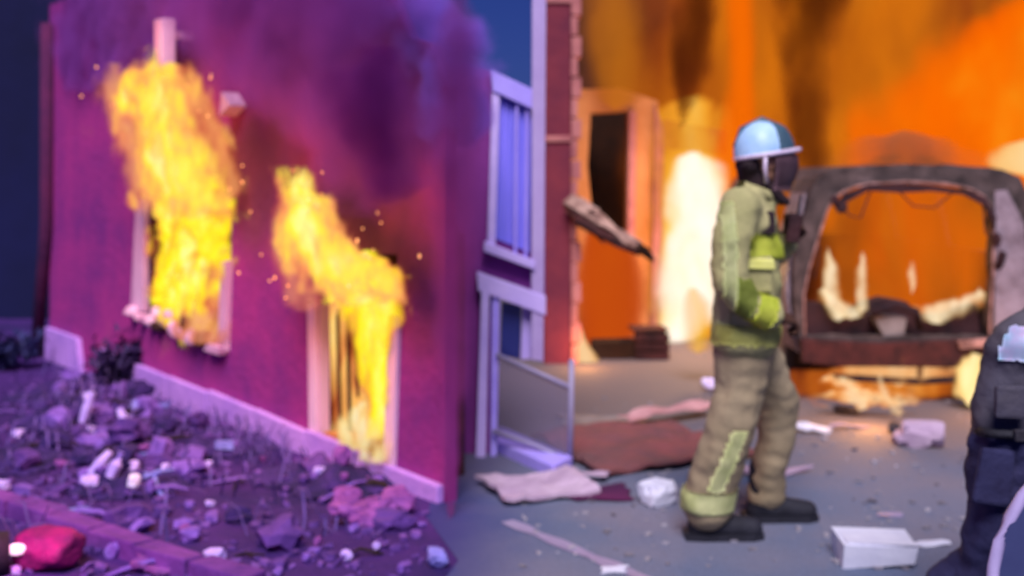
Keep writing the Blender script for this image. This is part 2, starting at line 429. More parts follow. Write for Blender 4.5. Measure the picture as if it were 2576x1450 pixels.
def flame(label, pl, pix, off=0.1, depth=0.14, sigma=22, stops=None, gain=1.0, warp=0.12, wscale=4.0, k=0.9, nscale=6.0,
          stretch=0.5, soft=0.35, name='flame', cat='flame', group=None, light=None, grow=1.18, padk=1.0, mottle=0.0, mscale=9.0):
    rows, loc = local_rows(pl, pix, off, padk)
    H = rows[-1][0]; Wd = max(abs(q[1]) + q[2] for q in rows) * 1.05
    Wd = max(Wd, max(abs(q[3]) for q in rows) + .01)
    m = bpy.data.materials.new(name + '_gas'); m.use_nodes = True; t = m.node_tree
    N, L = t.nodes, t.links
    t2, nz, math_ = body_field(t, rows, Wd, H, depth, warp, wscale, k, nscale, stretch)
    mr = N.new('ShaderNodeMapRange'); mr.interpolation_type = 'SMOOTHSTEP'
    mr.inputs['From Min'].default_value = 0.0; mr.inputs['From Max'].default_value = soft
    mr.inputs['To Min'].default_value = 0.0; mr.inputs['To Max'].default_value = sigma
    L.new(t2, mr.inputs['Value'])
    rp = N.new('ShaderNodeValToRGB')
    stops = stops or [(0.0, (0.55, 0.05, 0.01)), (0.25, (0.95, 0.28, 0.05)), (0.5, (1.0, 0.52, 0.06)), (0.8, (1.0, 0.80, 0.05)), (1.0, (1.0, 0.92, 0.22))]
    el = rp.color_ramp.elements
    el[0].position, el[0].color = stops[0][0], (*stops[0][1], 1)
    el[1].position, el[1].color = stops[-1][0], (*stops[-1][1], 1)
    for p, c in stops[1:-1]:
        e = el.new(p); e.color = (*c, 1)
    tv = t2
    if mottle:
        tc2 = N.new('ShaderNodeTexCoord'); mp2 = N.new('ShaderNodeMapping'); mp2.inputs['Scale'].default_value = (1, 1, stretch)
        mp2.inputs['Rotation'].default_value = (0, .25, 0)
        L.new(tc2.outputs['Object'], mp2.inputs[0])
        n3 = N.new('ShaderNodeTexNoise'); n3.inputs['Scale'].default_value = mscale; n3.inputs['Detail'].default_value = 3; n3.inputs['Distortion'].default_value = .8
        L.new(mp2.outputs[0], n3.inputs[0])
        tv = math_('ADD', t2, math_('MULTIPLY', math_('SUBTRACT', n3.outputs[0], .5), mottle))
    L.new(tv, rp.inputs[0])
    em = N.new('ShaderNodeEmission'); L.new(rp.outputs[0], em.inputs[0])
    L.new(math_('MULTIPLY', mr.outputs[0], gain), em.inputs[1])
    ab = N.new('ShaderNodeVolumeAbsorption'); ab.inputs[0].default_value = (0, 0, 0, 1)
    L.new(mr.outputs[0], ab.inputs[1])
    ad = N.new('ShaderNodeAddShader'); L.new(em.outputs[0], ad.inputs[0]); L.new(ab.outputs[0], ad.inputs[1])
    to_output(t, ad.outputs[0])
    o = gas_hull(name, rows, depth, m, loc, pl.rz, grow)
    tag(o, label, cat, group)
    if light:
        lu, energy, colr = light
        la = bpy.data.lights.new(name + '_light', 'POINT'); la.energy = energy; la.color = colr; la.shadow_soft_size = 0.15
        lo = bpy.data.objects.new(name + '_light', la)
        lo.location = (0, rows[-1][3] - lu, H * 0.55); link(lo, o)
    return o

def smoke(label, pl, pix, off, depth, sigma, colr, warp=0.35, wscale=1.6, k=0.9, nscale=2.2, stretch=1.0, soft=0.6, grow=1.15, name='smoke', aniso=0.0):
    rows, loc = local_rows(pl, pix, off)
    H = rows[-1][0]; Wd = max(abs(q[1]) + q[2] for q in rows) * 1.05
    Wd = max(Wd, max(abs(q[3]) for q in rows) + .01)
    m = bpy.data.materials.new(name + '_gas'); m.use_nodes = True; t = m.node_tree
    N, L = t.nodes, t.links
    t2, nz, math_ = body_field(t, rows, Wd, H, depth, warp, wscale, k, nscale, stretch)
    mr = N.new('ShaderNodeMapRange'); mr.interpolation_type = 'SMOOTHSTEP'
    mr.inputs['From Min'].default_value = 0.0; mr.inputs['From Max'].default_value = soft
    mr.inputs['To Max'].default_value = sigma
    L.new(t2, mr.inputs['Value'])
    pv = N.new('ShaderNodeVolumePrincipled')
    pv.inputs['Color'].default_value = (*colr, 1); pv.inputs['Anisotropy'].default_value = aniso
    L.new(mr.outputs[0], pv.inputs['Density'])
    to_output(t, pv.outputs[0], colr)
    o = gas_hull(name, rows, depth, m, loc, pl.rz, grow)
    tag(o, label, 'smoke', 'smoke clouds over the fire', 'stuff')
    return o

# ------------------------------------------------------------------ setting: ground and road
b = MB()
nx = 60
for j in range(nx + 1):
    for i in range(nx + 1):
        b.bm.verts.new(((i / nx - .5) * 160, -20 + j / nx * 160, 0))
b.bm.verts.ensure_lookup_table()
for j in range(nx):
    for i in range(nx):
        k = j * (nx + 1) + i
        b.face([b.bm.verts[k], b.bm.verts[k + 1], b.bm.verts[k + nx + 2], b.bm.verts[k + nx + 1]])
tag(b.build('ground', M['soil']), 'violet bare soil strewn with rubble below the magenta house', kind='structure')

def road_mat():
    m, t, bs = new_mat('dusty_asphalt')
    N, L = t.nodes, t.links
    tc = N.new('ShaderNodeTexCoord')
    n1 = N.new('ShaderNodeTexNoise'); n1.inputs['Scale'].default_value = 1.1; n1.inputs['Detail'].default_value = 5
    L.new(tc.outputs['Object'], n1.inputs[0])
    r = N.new('ShaderNodeValToRGB')
    r.color_ramp.elements[0].position = .35; r.color_ramp.elements[0].color = (0.085, 0.12, 0.215, 1)
    r.color_ramp.elements[1].position = .65; r.color_ramp.elements[1].color = (0.155, 0.150, 0.215, 1)
    L.new(n1.outputs[0], r.inputs[0])
    n2 = N.new('ShaderNodeTexNoise'); n2.inputs['Scale'].default_value = 90; n2.inputs['Detail'].default_value = 4
    L.new(tc.outputs['Object'], n2.inputs[0])
    mul = N.new('ShaderNodeMix'); mul.data_type = 'RGBA'; mul.blend_type = 'OVERLAY'; mul.inputs[0].default_value = .35
    L.new(r.outputs[0], mul.inputs[6]); L.new(n2.outputs[0], mul.inputs[7])
    # soil trodden over the road's left edge, thinning out along x
    sx = N.new('ShaderNodeSeparateXYZ'); L.new(tc.outputs['Object'], sx.inputs[0])
    ma = N.new('ShaderNodeMath'); ma.operation = 'MULTIPLY_ADD'; ma.inputs[1].default_value = 0.55; L.new(n1.outputs[0], ma.inputs[0]); L.new(sx.outputs[0], ma.inputs[2])
    mr = N.new('ShaderNodeMapRange'); mr.interpolation_type = 'SMOOTHSTEP'
    mr.inputs['From Min'].default_value = -0.25; mr.inputs['From Max'].default_value = 0.55
    L.new(ma.outputs[0], mr.inputs['Value'])
    mx = N.new('ShaderNodeMix'); mx.data_type = 'RGBA'
    mx.inputs[6].default_value = (0.018, 0.016, 0.15, 1)
    L.new(mr.outputs[0], mx.inputs[0]); L.new(mul.outputs[2], mx.inputs[7])
    # brown ash further up the road, by the burnt things
    mr2 = N.new('ShaderNodeMapRange'); mr2.interpolation_type = 'SMOOTHSTEP'
    mr2.inputs['From Min'].default_value = 6.2; mr2.inputs['From Max'].default_value = 8.2; mr2.inputs['To Max'].default_value = 0.85
    ya = N.new('ShaderNodeMath'); ya.operation = 'MULTIPLY_ADD'; ya.inputs[1].default_value = 1.4; L.new(n1.outputs[0], ya.inputs[0]); L.new(sx.outputs[1], ya.inputs[2])
    L.new(ya.outputs[0], mr2.inputs['Value'])
    mx2 = N.new('ShaderNodeMix'); mx2.data_type = 'RGBA'; mx2.inputs[7].default_value = (0.125, 0.095, 0.10, 1)
    L.new(mr2.outputs[0], mx2.inputs[0]); L.new(mx.outputs[2], mx2.inputs[6])
    L.new(mx2.outputs[2], bs.inputs['Base Color'])
    bs.inputs['Roughness'].default_value = .8
    bp = N.new('ShaderNodeBump'); bp.inputs['Strength'].default_value = .3; bp.inputs['Distance'].default_value = .01
    L.new(n2.outputs[0], bp.inputs['Height']); L.new(bp.outputs[0], bs.inputs['Normal'])
    return m
b = MB()
edge = [(-0.62, 30), (-0.55, 12), (-0.42, 8), (-0.42, 7), (-0.34, 6), (-0.36, 5.2), (-0.26, 4.6), (-0.36, 4.0), (-0.3, 2), (-0.3, -3)]
edge = [(x + .05 * math.sin(y * 7), y) for x, y in edge]
poly = edge + [(14, -3), (14, 30)]
vs = [b.bm.verts.new((x, y, .004)) for x, y in poly]
b.face(vs)
bmesh.ops.triangulate(b.bm, faces=b.bm.faces[:])
tag(b.build('road', road_mat()), 'dusty blue grey asphalt under the firefighter', kind='structure')

# painted line on the road
b = MB()
p0, p1 = gp(1275, 1315), gp(1640, 1468)
d = (p1 - p0); nn = Vector((-d.y, d.x, 0)).normalized() * 0.035
segs = 8
L0, L1 = [], []
for i in range(segs + 1):
    p = p0 + d * (i / segs); w = 1 + .35 * math.sin(i * 2.3)
    L0.append(b.bm.verts.new((p.x + nn.x * w, p.y + nn.y * w, .008))); L1.append(b.bm.verts.new((p.x - nn.x * w, p.y - nn.y * w, .008)))
for i in range(segs): b.face([L0[i], L0[i + 1], L1[i + 1], L1[i]])
tag(b.build('road_marking', M['rail']), 'faded pale line painted on the asphalt', kind='structure')

# kerb across the lower left corner: single kerb stones
p0, p1 = gp(-140, 1235), gp(640, 1500)
kerb = thing('kerb', 'worn purple kerb of stones crossing the soil', None, p0, math.atan2((p1 - p0).y, (p1 - p0).x))
kerb['kind'] = 'structure'
M['kerb'] = mat('purple_kerb_stone', (0.20, 0.045, 0.32), (0.085, 0.018, 0.19), 3, 0.85, 0.6)
kl = (p1 - p0).length; n = 7
for i in range(n):
    b = MB(); b.box(((i + .5) * kl / n, random.uniform(-.01, .01), .035), (kl / n - .014, .11, .09), jitter=.006)
    b.build('kerb_stone', M['kerb'], kerb, bevel=.01)

# ------------------------------------------------------------------ the burning magenta house
P0, P1 = gp(125, 905), gp(1120, 1267)
FA = Plane(P0, (P1 - P0))
FL = (P1 - P0).length
house = thing('burning_house', 'magenta house with fire pouring from its window and its doorway', 'house', P0, FA.rz)
def f2(px, py): return FA.hit(px, py)
SOOT = [(*f2(640, 420), .65, (.17, .035, .045), .8), (*f2(470, 250), .6, (.14, .02, .07), .6), (*f2(930, 560), .55, (.13, .022, .05), .85),
        (*f2(800, 560), .5, (.20, .045, .05), .7), (*f2(1060, 720), .4, (.08, .010, .05), .7), (*f2(960, 320), .8, (.07, .008, .09), .8)]
M['stucco'] = stucco_mat()
win = [f2(345, 470), f2(585, 470), f2(577, 872), f2(340, 782)]
door = [f2(800, 640), f2(1000, 640), f2(978, 1190), f2(803, 1142)]
ur = FL
outer = [(0, -.05), (ur, -.05), (ur, 2.05), (ur - .12, 2.28), (ur - .3, 2.33), (ur - .5, 2.6), (ur - .9, 2.7), (ur - 1.3, 2.95), (ur - 2.2, 3.0), (ur - 3, 3.15), (0, 3.15)]
b = MB(); b.prism(outer, 0, .07, [win, door])
wall = b.build('wall', M['stucco'], house)
# scorched rooms behind the openings
for poly, name in ((win, 'room'), (door, 'room')):
    x0, x1 = min(p[0] for p in poly) - .85, max(p[0] for p in poly) + .03
    z0, z1 = min(p[1] for p in poly) - .1, max(p[1] for p in poly) + .1
    b = MB(); dp = .30; T = .072
    b.box(((x0 + x1) / 2, T + dp, (z0 + z1) / 2), (x1 - x0 + .08, .04, z1 - z0))
    b.box((x0 - .02, T + dp / 2, (z0 + z1) / 2), (.04, dp - .045, z1 - z0))
    b.box((x1 + .02, T + dp / 2, (z0 + z1) / 2), (.04, dp - .045, z1 - z0))
    b.box(((x0 + x1) / 2, T + dp / 2, z0 - .02), (x1 - x0 + .08, dp - .045, .036))
    b.box(((x0 + x1) / 2, T + dp / 2, z1 + .02), (x1 - x0 + .08, dp - .045, .036))
    b.build(name, M['char_red'], house)
# far gable and back wall so the house is a house from the side too
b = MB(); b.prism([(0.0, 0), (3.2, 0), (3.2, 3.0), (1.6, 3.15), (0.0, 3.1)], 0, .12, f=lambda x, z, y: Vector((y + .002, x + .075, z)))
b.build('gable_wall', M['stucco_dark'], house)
# plinth stones
n = 9
for i in range(n):
    a, c = ur * i / n + .006, ur * (i + 1) / n - .006
    if i == 1: continue
    h0, h1 = .30 - .205 * (a / ur), .30 - .205 * (c / ur)
    b = MB(); b.prism([(a, 0), (c, 0), (c, h1 + random.uniform(-.012, .012)), (a, h0 + random.uniform(-.012, .012))], -.045, -.002)
    b.build('plinth_stone', M['plinth'], house, bevel=.008)
b = MB(); b.prism([(ur / n + .01, 0), (ur * 1.35 / n, 0), (ur * 1.22 / n, .27), (ur / n + .01, .28)], -.045, -.002); b.build('plinth_stone', M['plinth'], house)
# dark strip at the far corner: shade of the wall's return built as a tube
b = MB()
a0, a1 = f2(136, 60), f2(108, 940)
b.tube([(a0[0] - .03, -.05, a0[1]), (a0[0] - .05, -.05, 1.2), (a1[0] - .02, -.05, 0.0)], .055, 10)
b.build('corner_shade', M['stucco_dark'], house, smooth=True)
# vent pipe above the window
v0, v1 = FA.hit(400, 48, .24), FA.hit(403, 185, .24)
b = MB(); b.box((v0[0], -.20, (v0[1] + v1[1]) / 2), (.13, .10, v0[1] - v1[1])); vp_ = b.build('vent_pipe', M['pink_paint'], house, bevel=.012)
b = MB(); b.box((v0[0], -.075, v0[1] - .10), (.05, .146, .05)); b.build('bracket', M['pink_paint'], vp_)
# wall bracket
w0 = f2(606, 265)
b = MB(); b.prism([(w0[0] - .06, w0[1] - .07), (w0[0] + .08, w0[1] - .01), (w0[0] - .03, w0[1] + .08)], -.12, -.002)
b.box((w0[0] - .08, -.03, w0[1] + .01), (.06, .05, .06)); b.build('wall_bracket', M['pink_paint'], house)
# window: frame pieces
def strip(name, pts, t0, t1, m, parent, bevel=.006):
    b = MB(); b.prism(pts, t0, t1); return b.build(name, m, parent, bevel=bevel)
wf = bpy.data.objects.new('window', None); link(wf, house)
strip('jamb', [f2(348, 500), f2(372, 500), f2(366, 786), f2(334, 776)], -.02, .05, M['pink_paint'], wf)
strip('sash', [f2(378, 505), f2(392, 505), f2(388, 800), f2(378, 796)], -.012, .05, M['char_red'], wf)
strip('jamb', [f2(570, 660), f2(586, 655), f2(578, 884), f2(560, 876)], -.04, .05, M['pink_paint'], wf)
strip('sill', [f2(545, 862), f2(578, 872), f2(574, 892), f2(535, 880)], -.07, .03, M['pink_paint'], wf)
rnd = random.Random(3)
for (x, y, s) in ((345, 782, .07), (368, 800, .06), (392, 806, .07), (410, 822, .06), (432, 812, .05), (455, 830, .08), (478, 838, .06), (500, 846, .08), (522, 850, .07), (486, 812, .07), (440, 790, .06), (412, 786, .05)):
    u, z = f2(x, y); b = MB(); b.chunk((u, -.03, z), (s * 1.6, .12, s * rnd.uniform(.9, 1.7)), .35, 2, x)
    b.build('charred_fragment', M['pink_paint'] if rnd.random() < .72 else M['char_red'], wf)
# doorway
df = bpy.data.objects.new('doorway', None); link(df, house)
strip('jamb', [f2(780, 770), f2(800, 762), f2(803, 1142), f2(785, 1136)], -.022, .06, M['pink_paint'], df)
strip('jamb', [f2(985, 790), f2(1010, 796), f2(996, 1206), f2(972, 1198)], -.025, .06, M['pink_paint'], df)
for (pt, pb, nm) in (((800, 766), (803, 1140), 'lining'),):
    (ut, zt), (ub, zb) = f2(*pt), f2(*pb)
    b = MB(); b.box(((ut + ub) / 2 + .006, .034, (zt + zb) / 2), (.008, .066, zt - zb)); b.build(nm, M['pink_paint'], df)
strip('threshold', [f2(816, 1086), f2(982, 1128), f2(978, 1164), f2(818, 1116)], -.004, .16, M['peach'], df)
strip('step', [f2(800, 1146), f2(982, 1194), f2(982, 1224), f2(800, 1174)], -.16, -.005, M['pink_debris'], df)
# burnt door boards inside the doorway
for k, (x, w, y0, y1) in enumerate(((832, 5, 780, 1085), (852, 7, 800, 1060), (872, 8, 770, 1090), (888, 5, 850, 1000), (962, 6, 920, 1120), (936, 7, 880, 1040))):
    u0, z0 = FA.hit(x, y0, -.10); u1, z1 = FA.hit(x + 6, y1, -.10)
    ww = w / 2762 * 7 / .42 / 2 * .45
    b = MB(); b.prism([(u0 - ww, z0), (u0 + ww, z0 + .05), (u1 + ww * 1.4, z1), (u1 - ww, z1)], .076 + .012 * k, .086 + .012 * k)
    b.build('door_board', M['char_red'] if k % 2 else M['char'], df)

# drifting smoke in front of and over the house
smoke('thick purple smoke billowing across the upper wall of the magenta house', FA,
      [(-110, 420, 1150), (0, 430, 1160), (100, 480, 1165), (190, 560, 1160), (280, 660, 1140), (370, 740, 1110), (450, 800, 1070), (500, 860, 1000)],
      .34, .26, 6.0, (0.34, 0.075, 0.46), warp=.6, wscale=1.4, k=1.5, nscale=1.9, soft=.9)
smoke('violet smoke hanging above the burning window', FA,
      [(-140, 90, 640), (0, 80, 680), (90, 90, 640), (150, 120, 560), (200, 150, 480)],
      .07, .09, 14, (0.38, 0.10, 0.55), warp=.5, wscale=1.3, k=1.3, nscale=1.9, soft=.9)
smoke('smoke with sky-lit rim painted blue, curling off the roof edge into the dark sky', FA,
      [(-130, 780, 1080), (-50, 800, 1110), (20, 860, 1150), (70, 900, 1205), (120, 960, 1235), (180, 1020, 1245), (250, 1060, 1245), (330, 1090, 1225)],
      -.12, .20, 12.0, (0.42, 0.22, 1.0), warp=.34, wscale=2.8, k=1.7, nscale=4.5, soft=.7)  # sky light on the smoke's rim is put into this blue-violet colour
smoke('purple smoke drifting in the gap between the house and the porch', Plane((-.3, 5.22), (1, 0)),
      [(60, 1080, 1230), (180, 1060, 1238), (300, 1055, 1236), (450, 1060, 1232), (620, 1068, 1215), (800, 1075, 1200), (980, 1085, 1185), (1120, 1095, 1170), (1220, 1100, 1160)],
      0, .13, 7.5, (0.40, 0.075, 0.40), warp=.2, wscale=2.0, k=1.0, nscale=2.5, soft=.9)
smoke('dark plum heart of the smoke beside the doorway flame', FA,
      [(140, 860, 1020), (190, 810, 1070), (270, 800, 1090), (350, 800, 1100), (420, 860, 1090), (480, 920, 1070)],
      .58, .14, 7.0, (0.13, 0.012, 0.17), warp=.4, wscale=2.0, k=.9, nscale=2.2, soft=.9)

# fire from the window and the doorway
OR = (1.0, .42, .10)
YEL2 = [(0.0, (0.50, 0.06, 0.05)), (0.12, (0.88, 0.24, 0.09)), (0.28, (1.0, 0.43, 0.12)), (0.45, (1.0, 0.66, 0.06)), (0.68, (1.0, 0.85, 0.05)), (1.0, (1.0, 0.95, 0.38))]
YEL = [(0.0, (0.55, 0.08, 0.04)), (0.10, (0.92, 0.34, 0.06)), (0.22, (1.0, 0.62, 0.02)), (0.40, (1.0, 0.84, 0.01)), (0.62, (1.0, 0.95, 0.08)), (1.0, (1.0, 1.0, 0.55))]
flame('tall yellow flame climbing out of the window up the magenta wall', FA,
      [(165, 385, 420, .22), (185, 320, 470, .22), (240, 298, 492, .22), (290, 310, 508, .20), (340, 330, 538, .18), (400, 340, 570, .16), (460, 345, 592, .12),
       (500, 352, 600, .08), (530, 360, 600, .03)],
      depth=.15, sigma=20, warp=.42, wscale=3.6, k=2.0, nscale=7.0, light=(.45, 46, OR), grow=1.35, stretch=.55, stops=YEL2, gain=1.15, soft=.6, mottle=1.3, mscale=6)
flame('yellow fire filling the window opening', FA,
      [(470, 410, 590, .02), (520, 388, 600, 0), (600, 384, 598, -.02), (680, 388, 592, -.02), (730, 390, 580, -.02), (770, 390, 560, -.02), (810, 402, 545, -.02), (840, 440, 520, -.02)],
      depth=.11, sigma=28, warp=.22, wscale=4.5, k=1.5, nscale=6.5, stretch=.9, stops=YEL, gain=1.15, soft=.4, mottle=1.7, mscale=6, grow=1.25)
flame('orange fringe of fire left of the tall window flame', FA,
      [(200, 270, 300, .18), (240, 250, 330, .18), (300, 275, 350, .18), (360, 300, 370, .18), (420, 320, 385, .18), (480, 340, 385, .16), (520, 350, 375, .12)],
      depth=.11, sigma=10, warp=.3, k=1.6, nscale=8, grow=1.3, stops=[(0, (.45, .05, .08)), (.5, (.85, .25, .14)), (1, (1.0, .45, .20))], soft=.8)
flame('ragged orange fringe of fire down the far side of the tall window flame', FA,
      [(190, 470, 500, .18), (260, 480, 530, .18), (340, 510, 570, .18), (420, 545, 598, .16), (480, 560, 605, .12)],
      depth=.09, sigma=11, warp=.3, k=2.0, nscale=9, grow=1.3, stops=[(0, (.40, .05, .04)), (.5, (.80, .22, .08)), (1, (1.0, .42, .14))], soft=.8)
flame('yellow flame leaping from the doorway towards the window', FA,
      [(455, 740, 760, .26), (500, 740, 790, .26), (540, 728, 836, .26), (590, 715, 890, .26), (630, 708, 945, .24), (660, 725, 1008, .22), (700, 745, 1024, .18), (745, 775, 1024, .10)],
      depth=.15, sigma=22, warp=.38, wscale=3.8, k=1.8, nscale=7, light=(.45, 46, OR), grow=1.35, stretch=.55, stops=YEL2, gain=1.2, soft=.55, mottle=1.1, mscale=6)
flame('bright yellow fire down the hinge side of the doorway', FA,
      [(680, 830, 1024, .08), (740, 862, 1020, .02), (820, 888, 1012, 0), (900, 902, 1006, 0), (970, 914, 1000, 0), (1020, 930, 994, 0), (1070, 935, 985, 0)],
      depth=.10, sigma=28, warp=.20, wscale=4.5, k=1.3, nscale=7, stretch=.55, stops=YEL, gain=1.15, soft=.35, mottle=.9, mscale=7, grow=1.25)
flame('dull red fire licking the wall beside the doorway', FA,
      [(610, 680, 720, .2), (650, 668, 760, .2), (700, 680, 790, .2), (745, 700, 800, .18), (770, 740, 800, .16)],
      depth=.11, sigma=9, warp=.3, k=1.6, nscale=8, grow=1.3, stops=[(0, (.40, .03, .08)), (.5, (.75, .16, .12)), (1, (1.0, .40, .22))], soft=.8)
flame('amber fire eating the boards inside the doorway', FA,
      [(760, 805, 900, -.22), (850, 805, 910, -.22), (950, 805, 950, -.22), (1040, 808, 975, -.22), (1100, 812, 975, -.20), (1150, 830, 970, -.18)],
      depth=.09, sigma=18, warp=.2, k=1.4, nscale=7, stretch=.3, mottle=2.6, mscale=8, gain=1.1, stops=[(0, (.26, .035, .01)), (.2, (.58, .13, .03)), (.42, (.95, .36, .10)), (.7, (1, .60, .12)), (1, (1, .80, .30))])
flame('cream coloured fire spilling over the door threshold', FA,
      [(1030, 890, 930, .07), (1070, 850, 976, .07), (1105, 828, 980, .07), (1135, 845, 978, .07), (1155, 905, 965, .07)],
      depth=.05, sigma=20, k=2.0, warp=.20, wscale=7, nscale=11, grow=1.3, padk=.6, soft=.7, mottle=.8, mscale=12, stops=[(0, (.9, .40, .10)), (.3, (1, .66, .22)), (.6, (1, .84, .40)), (1, (1.0, .95, .7))])
flame('orange fire glowing among the charred fragments of the window sill', FA,
      [(690, 545, 582, -.03), (760, 500, 580, -.03), (820, 400, 574, .04), (850, 430, 566, .05)],
      depth=.07, sigma=14, k=1.6, warp=.2, nscale=10, stops=[(0, (.5, .08, .05)), (.5, (.95, .32, .16)), (1, (1.0, .55, .36))])
# sparks in the air round the two flames
rnd = random.Random(21)
b = MB()
for i in range(46):
    cx, cy, sx_, sy_ = rnd.choice([(540, 260, 50, 60), (590, 420, 22, 70), (300, 240, 40, 50), (870, 590, 70, 50), (780, 500, 40, 40), (990, 660, 30, 30), (470, 190, 70, 16), (690, 690, 30, 50)])
    u, z = FA.hit(rnd.gauss(cx, sx_), rnd.gauss(cy, sy_), .25)
    p = FA.world(u, z, .25 + rnd.uniform(-.12, .12)); q = rnd.uniform(.003, .008)
    bmesh.ops.create_icosphere(b.bm, subdivisions=1, radius=q, matrix=Matrix.Translation(p) @ Matrix.Diagonal((1, 1, rnd.uniform(.8, 1.8), 1)))
tag(b.build('sparks', emit_mat('spark', (1.0, .42, .16), 1.4)), 'orange sparks flying round the flames on the magenta wall', 'sparks', kind='stuff')

# scorched shrub in front of the plinth
def shrub(name, label, px, py, w, h, mt, nleaf, seed, leaf=.05):
    rnd = random.Random(seed)
    base = gp(px, py)
    t_ = thing(name, label, 'shrub', base)
    b = MB()
    tips = []
    for i in range(11):
        a = rnd.uniform(0, 6.28); q = rnd.uniform(.2, .55)
        tip = Vector((math.cos(a) * w * q, math.sin(a) * w * q * .6, h * rnd.uniform(.5, .95)))
        b.tube([(0, 0, 0), tip * .5 + Vector((0, 0, .05)), tip], [.014, .009, .004], 5); tips.append(tip)
    b.build('stem', M['char'], t_)
    b = MB()
    for i in range(nleaf):
        tip = rnd.choice(tips)
        c = tip * rnd.uniform(.35, 1.05) + Vector([rnd.gauss(0, w * .12), rnd.gauss(0, w * .12), rnd.gauss(0, h * .10)])
        c.z = max(.02, c.z)
        m = Matrix.Translation(c) @ Matrix.Rotation(rnd.uniform(0, 6.28), 4, 'Z') @ Matrix.Rotation(rnd.uniform(-1.2, 1.2), 4, 'X')
        s_ = leaf * rnd.uniform(.6, 1.3)
        vs = [b.bm.verts.new(m @ Vector(p)) for p in ((0, -s_, 0), (s_ * .45, 0, s_ * .15), (0, s_, 0), (-s_ * .45, 0, s_ * .15))]
        b.face(vs)
    fo = b.build('foliage', mt, t_); fo['kind'] = 'stuff'
    return t_
shrub('scorched_shrub', 'scorched dark shrub against the lilac plinth', 300, 985, .42, .42, M['bush'], 520, 5)
shrub('dark_shrub', 'blue black shrub at the foot of the navy wall', 20, 930, .6, .35, M['navy_leaf'], 420, 9)

# navy neighbour beyond the house
nb = thing('neighbouring_building', 'dark navy building standing in the gloom beyond the house', 'building', (-9.5, 12.6, 0))
b = MB(); b.prism([(0, -.05), (4.6, -.05), (4.6, 5.2), (0, 5.2)], 0, .3, [[(1.2, 1.0), (2.0, 1.0), (2.0, 2.3), (1.2, 2.3)]]); b.build('wall', M['navy_wall'], nb)
b = MB(); b.box((4.45, 2.3, 2.57), (.3, 4, 5.2)); b.build('side_wall', M['navy_wall'], nb)
wn = MB(); wn.prism([(1.15, .95), (2.05, .95), (2.05, 2.35), (1.15, 2.35)], -.03, .05, [[(1.25, 1.05), (1.95, 1.05), (1.95, 2.25), (1.25, 2.25)]])
wo = wn.build('window', M['blue_dark'], nb); b = MB(); b.box((1.6, .1, 1.65), (.74, .02, 1.24)); b.build('pane', M['blue_dark'], wo)
b = MB(); b.box((2.3, 2.15, 5.3), (5.0, 4.8, .2)); b.build('roof', M['navy_wall'], nb)

# ------------------------------------------------------------------ lavender porch of the next house
AY = 6.4
AP = Plane((-.6, AY), (1, 0))
an = thing('lavender_porch', 'lavender porch with curtained window and white posts beside the magenta house', 'porch', (-.6, AY, 0))
def a2(px, py, off=0): return AP.hit(px, py, off)
def apoly(name, pts, t0, t1, m, parent=an, bevel=.006, off=0):
    b = MB(); b.prism([a2(x, y, off) for x, y in pts], t0, t1); return b.build(name, m, parent, bevel=bevel)
apoly('wall', [(1098, 150), (1232, 178), (1372, 250), (1372, 790), (1240, 740), (1240, 1143), (1098, 1143)], 0, .14, M['annex'])
apoly('post', [(1338, -120), (1374, -120), (1366, 905), (1336, 900)], -.08, .02, M['post_pale'])
w1 = bpy.data.objects.new('window', None); link(w1, an)
apoly('head', [(1234, 178), (1366, 240), (1366, 290), (1240, 232)], -.075, -.003, M['lavender'], w1)
apoly('jamb', [(1238, 232), (1258, 240), (1246, 628), (1226, 620)], -.06, -.003, M['lavender_pale'], w1)
apoly('mullion', [(1296, 258), (1304, 262), (1300, 640), (1292, 636)], -.05, -.003, M['lavender'], w1)
apoly('mullion', [(1322, 270), (1330, 274), (1326, 655), (1318, 652)], -.05, -.003, M['lavender'], w1)
apoly('sill', [(1218, 606), (1345, 655), (1345, 676), (1218, 630)], -.10, -.003, M['lavender_pale'], w1)
b = MB()   # pleated curtain
pts = []
n = 40
top, bot = [], []
for i in range(n + 1):
    x = 1252 + (1340 - 1252) * i / n
    u0, z0 = a2(x, 240 + (x - 1252) * .42); u1, z1 = a2(x - 6, 600 + (x - 1252) * .40)
    y = -.018 + .012 * math.sin(i * 1.3)
    top.append(b.bm.verts.new((u0, y, z0))); bot.append(b.bm.verts.new((u1, y, z1)))
for i in range(n): b.face([top[i], top[i + 1], bot[i + 1], bot[i]])
b.build('curtain', M['curtain'], w1, smooth=True)
w2 = bpy.data.objects.new('glazed_screen', None); link(w2, an)
apoly('head', [(1200, 682), (1372, 742), (1372, 790), (1204, 728)], -.09, -.003, M['lavender_pale'], w2)
apoly('post', [(1212, 728), (1232, 734), (1222, 1146), (1198, 1146)], -.09, -.003, M['lavender_pale'], w2)
apoly('post', [(1238, 736), (1258, 744), (1250, 1140), (1234, 1146)], -.07, -.003, M['lavender'], w2)
apoly('pane', [(1262, 760), (1312, 770), (1308, 905), (1258, 895)], .01, .03, M['blue_dark'], w2)
apoly('panel', [(1314, 772), (1338, 780), (1336, 905), (1310, 905)], .0, .03, M['lavender_pale'], w2)
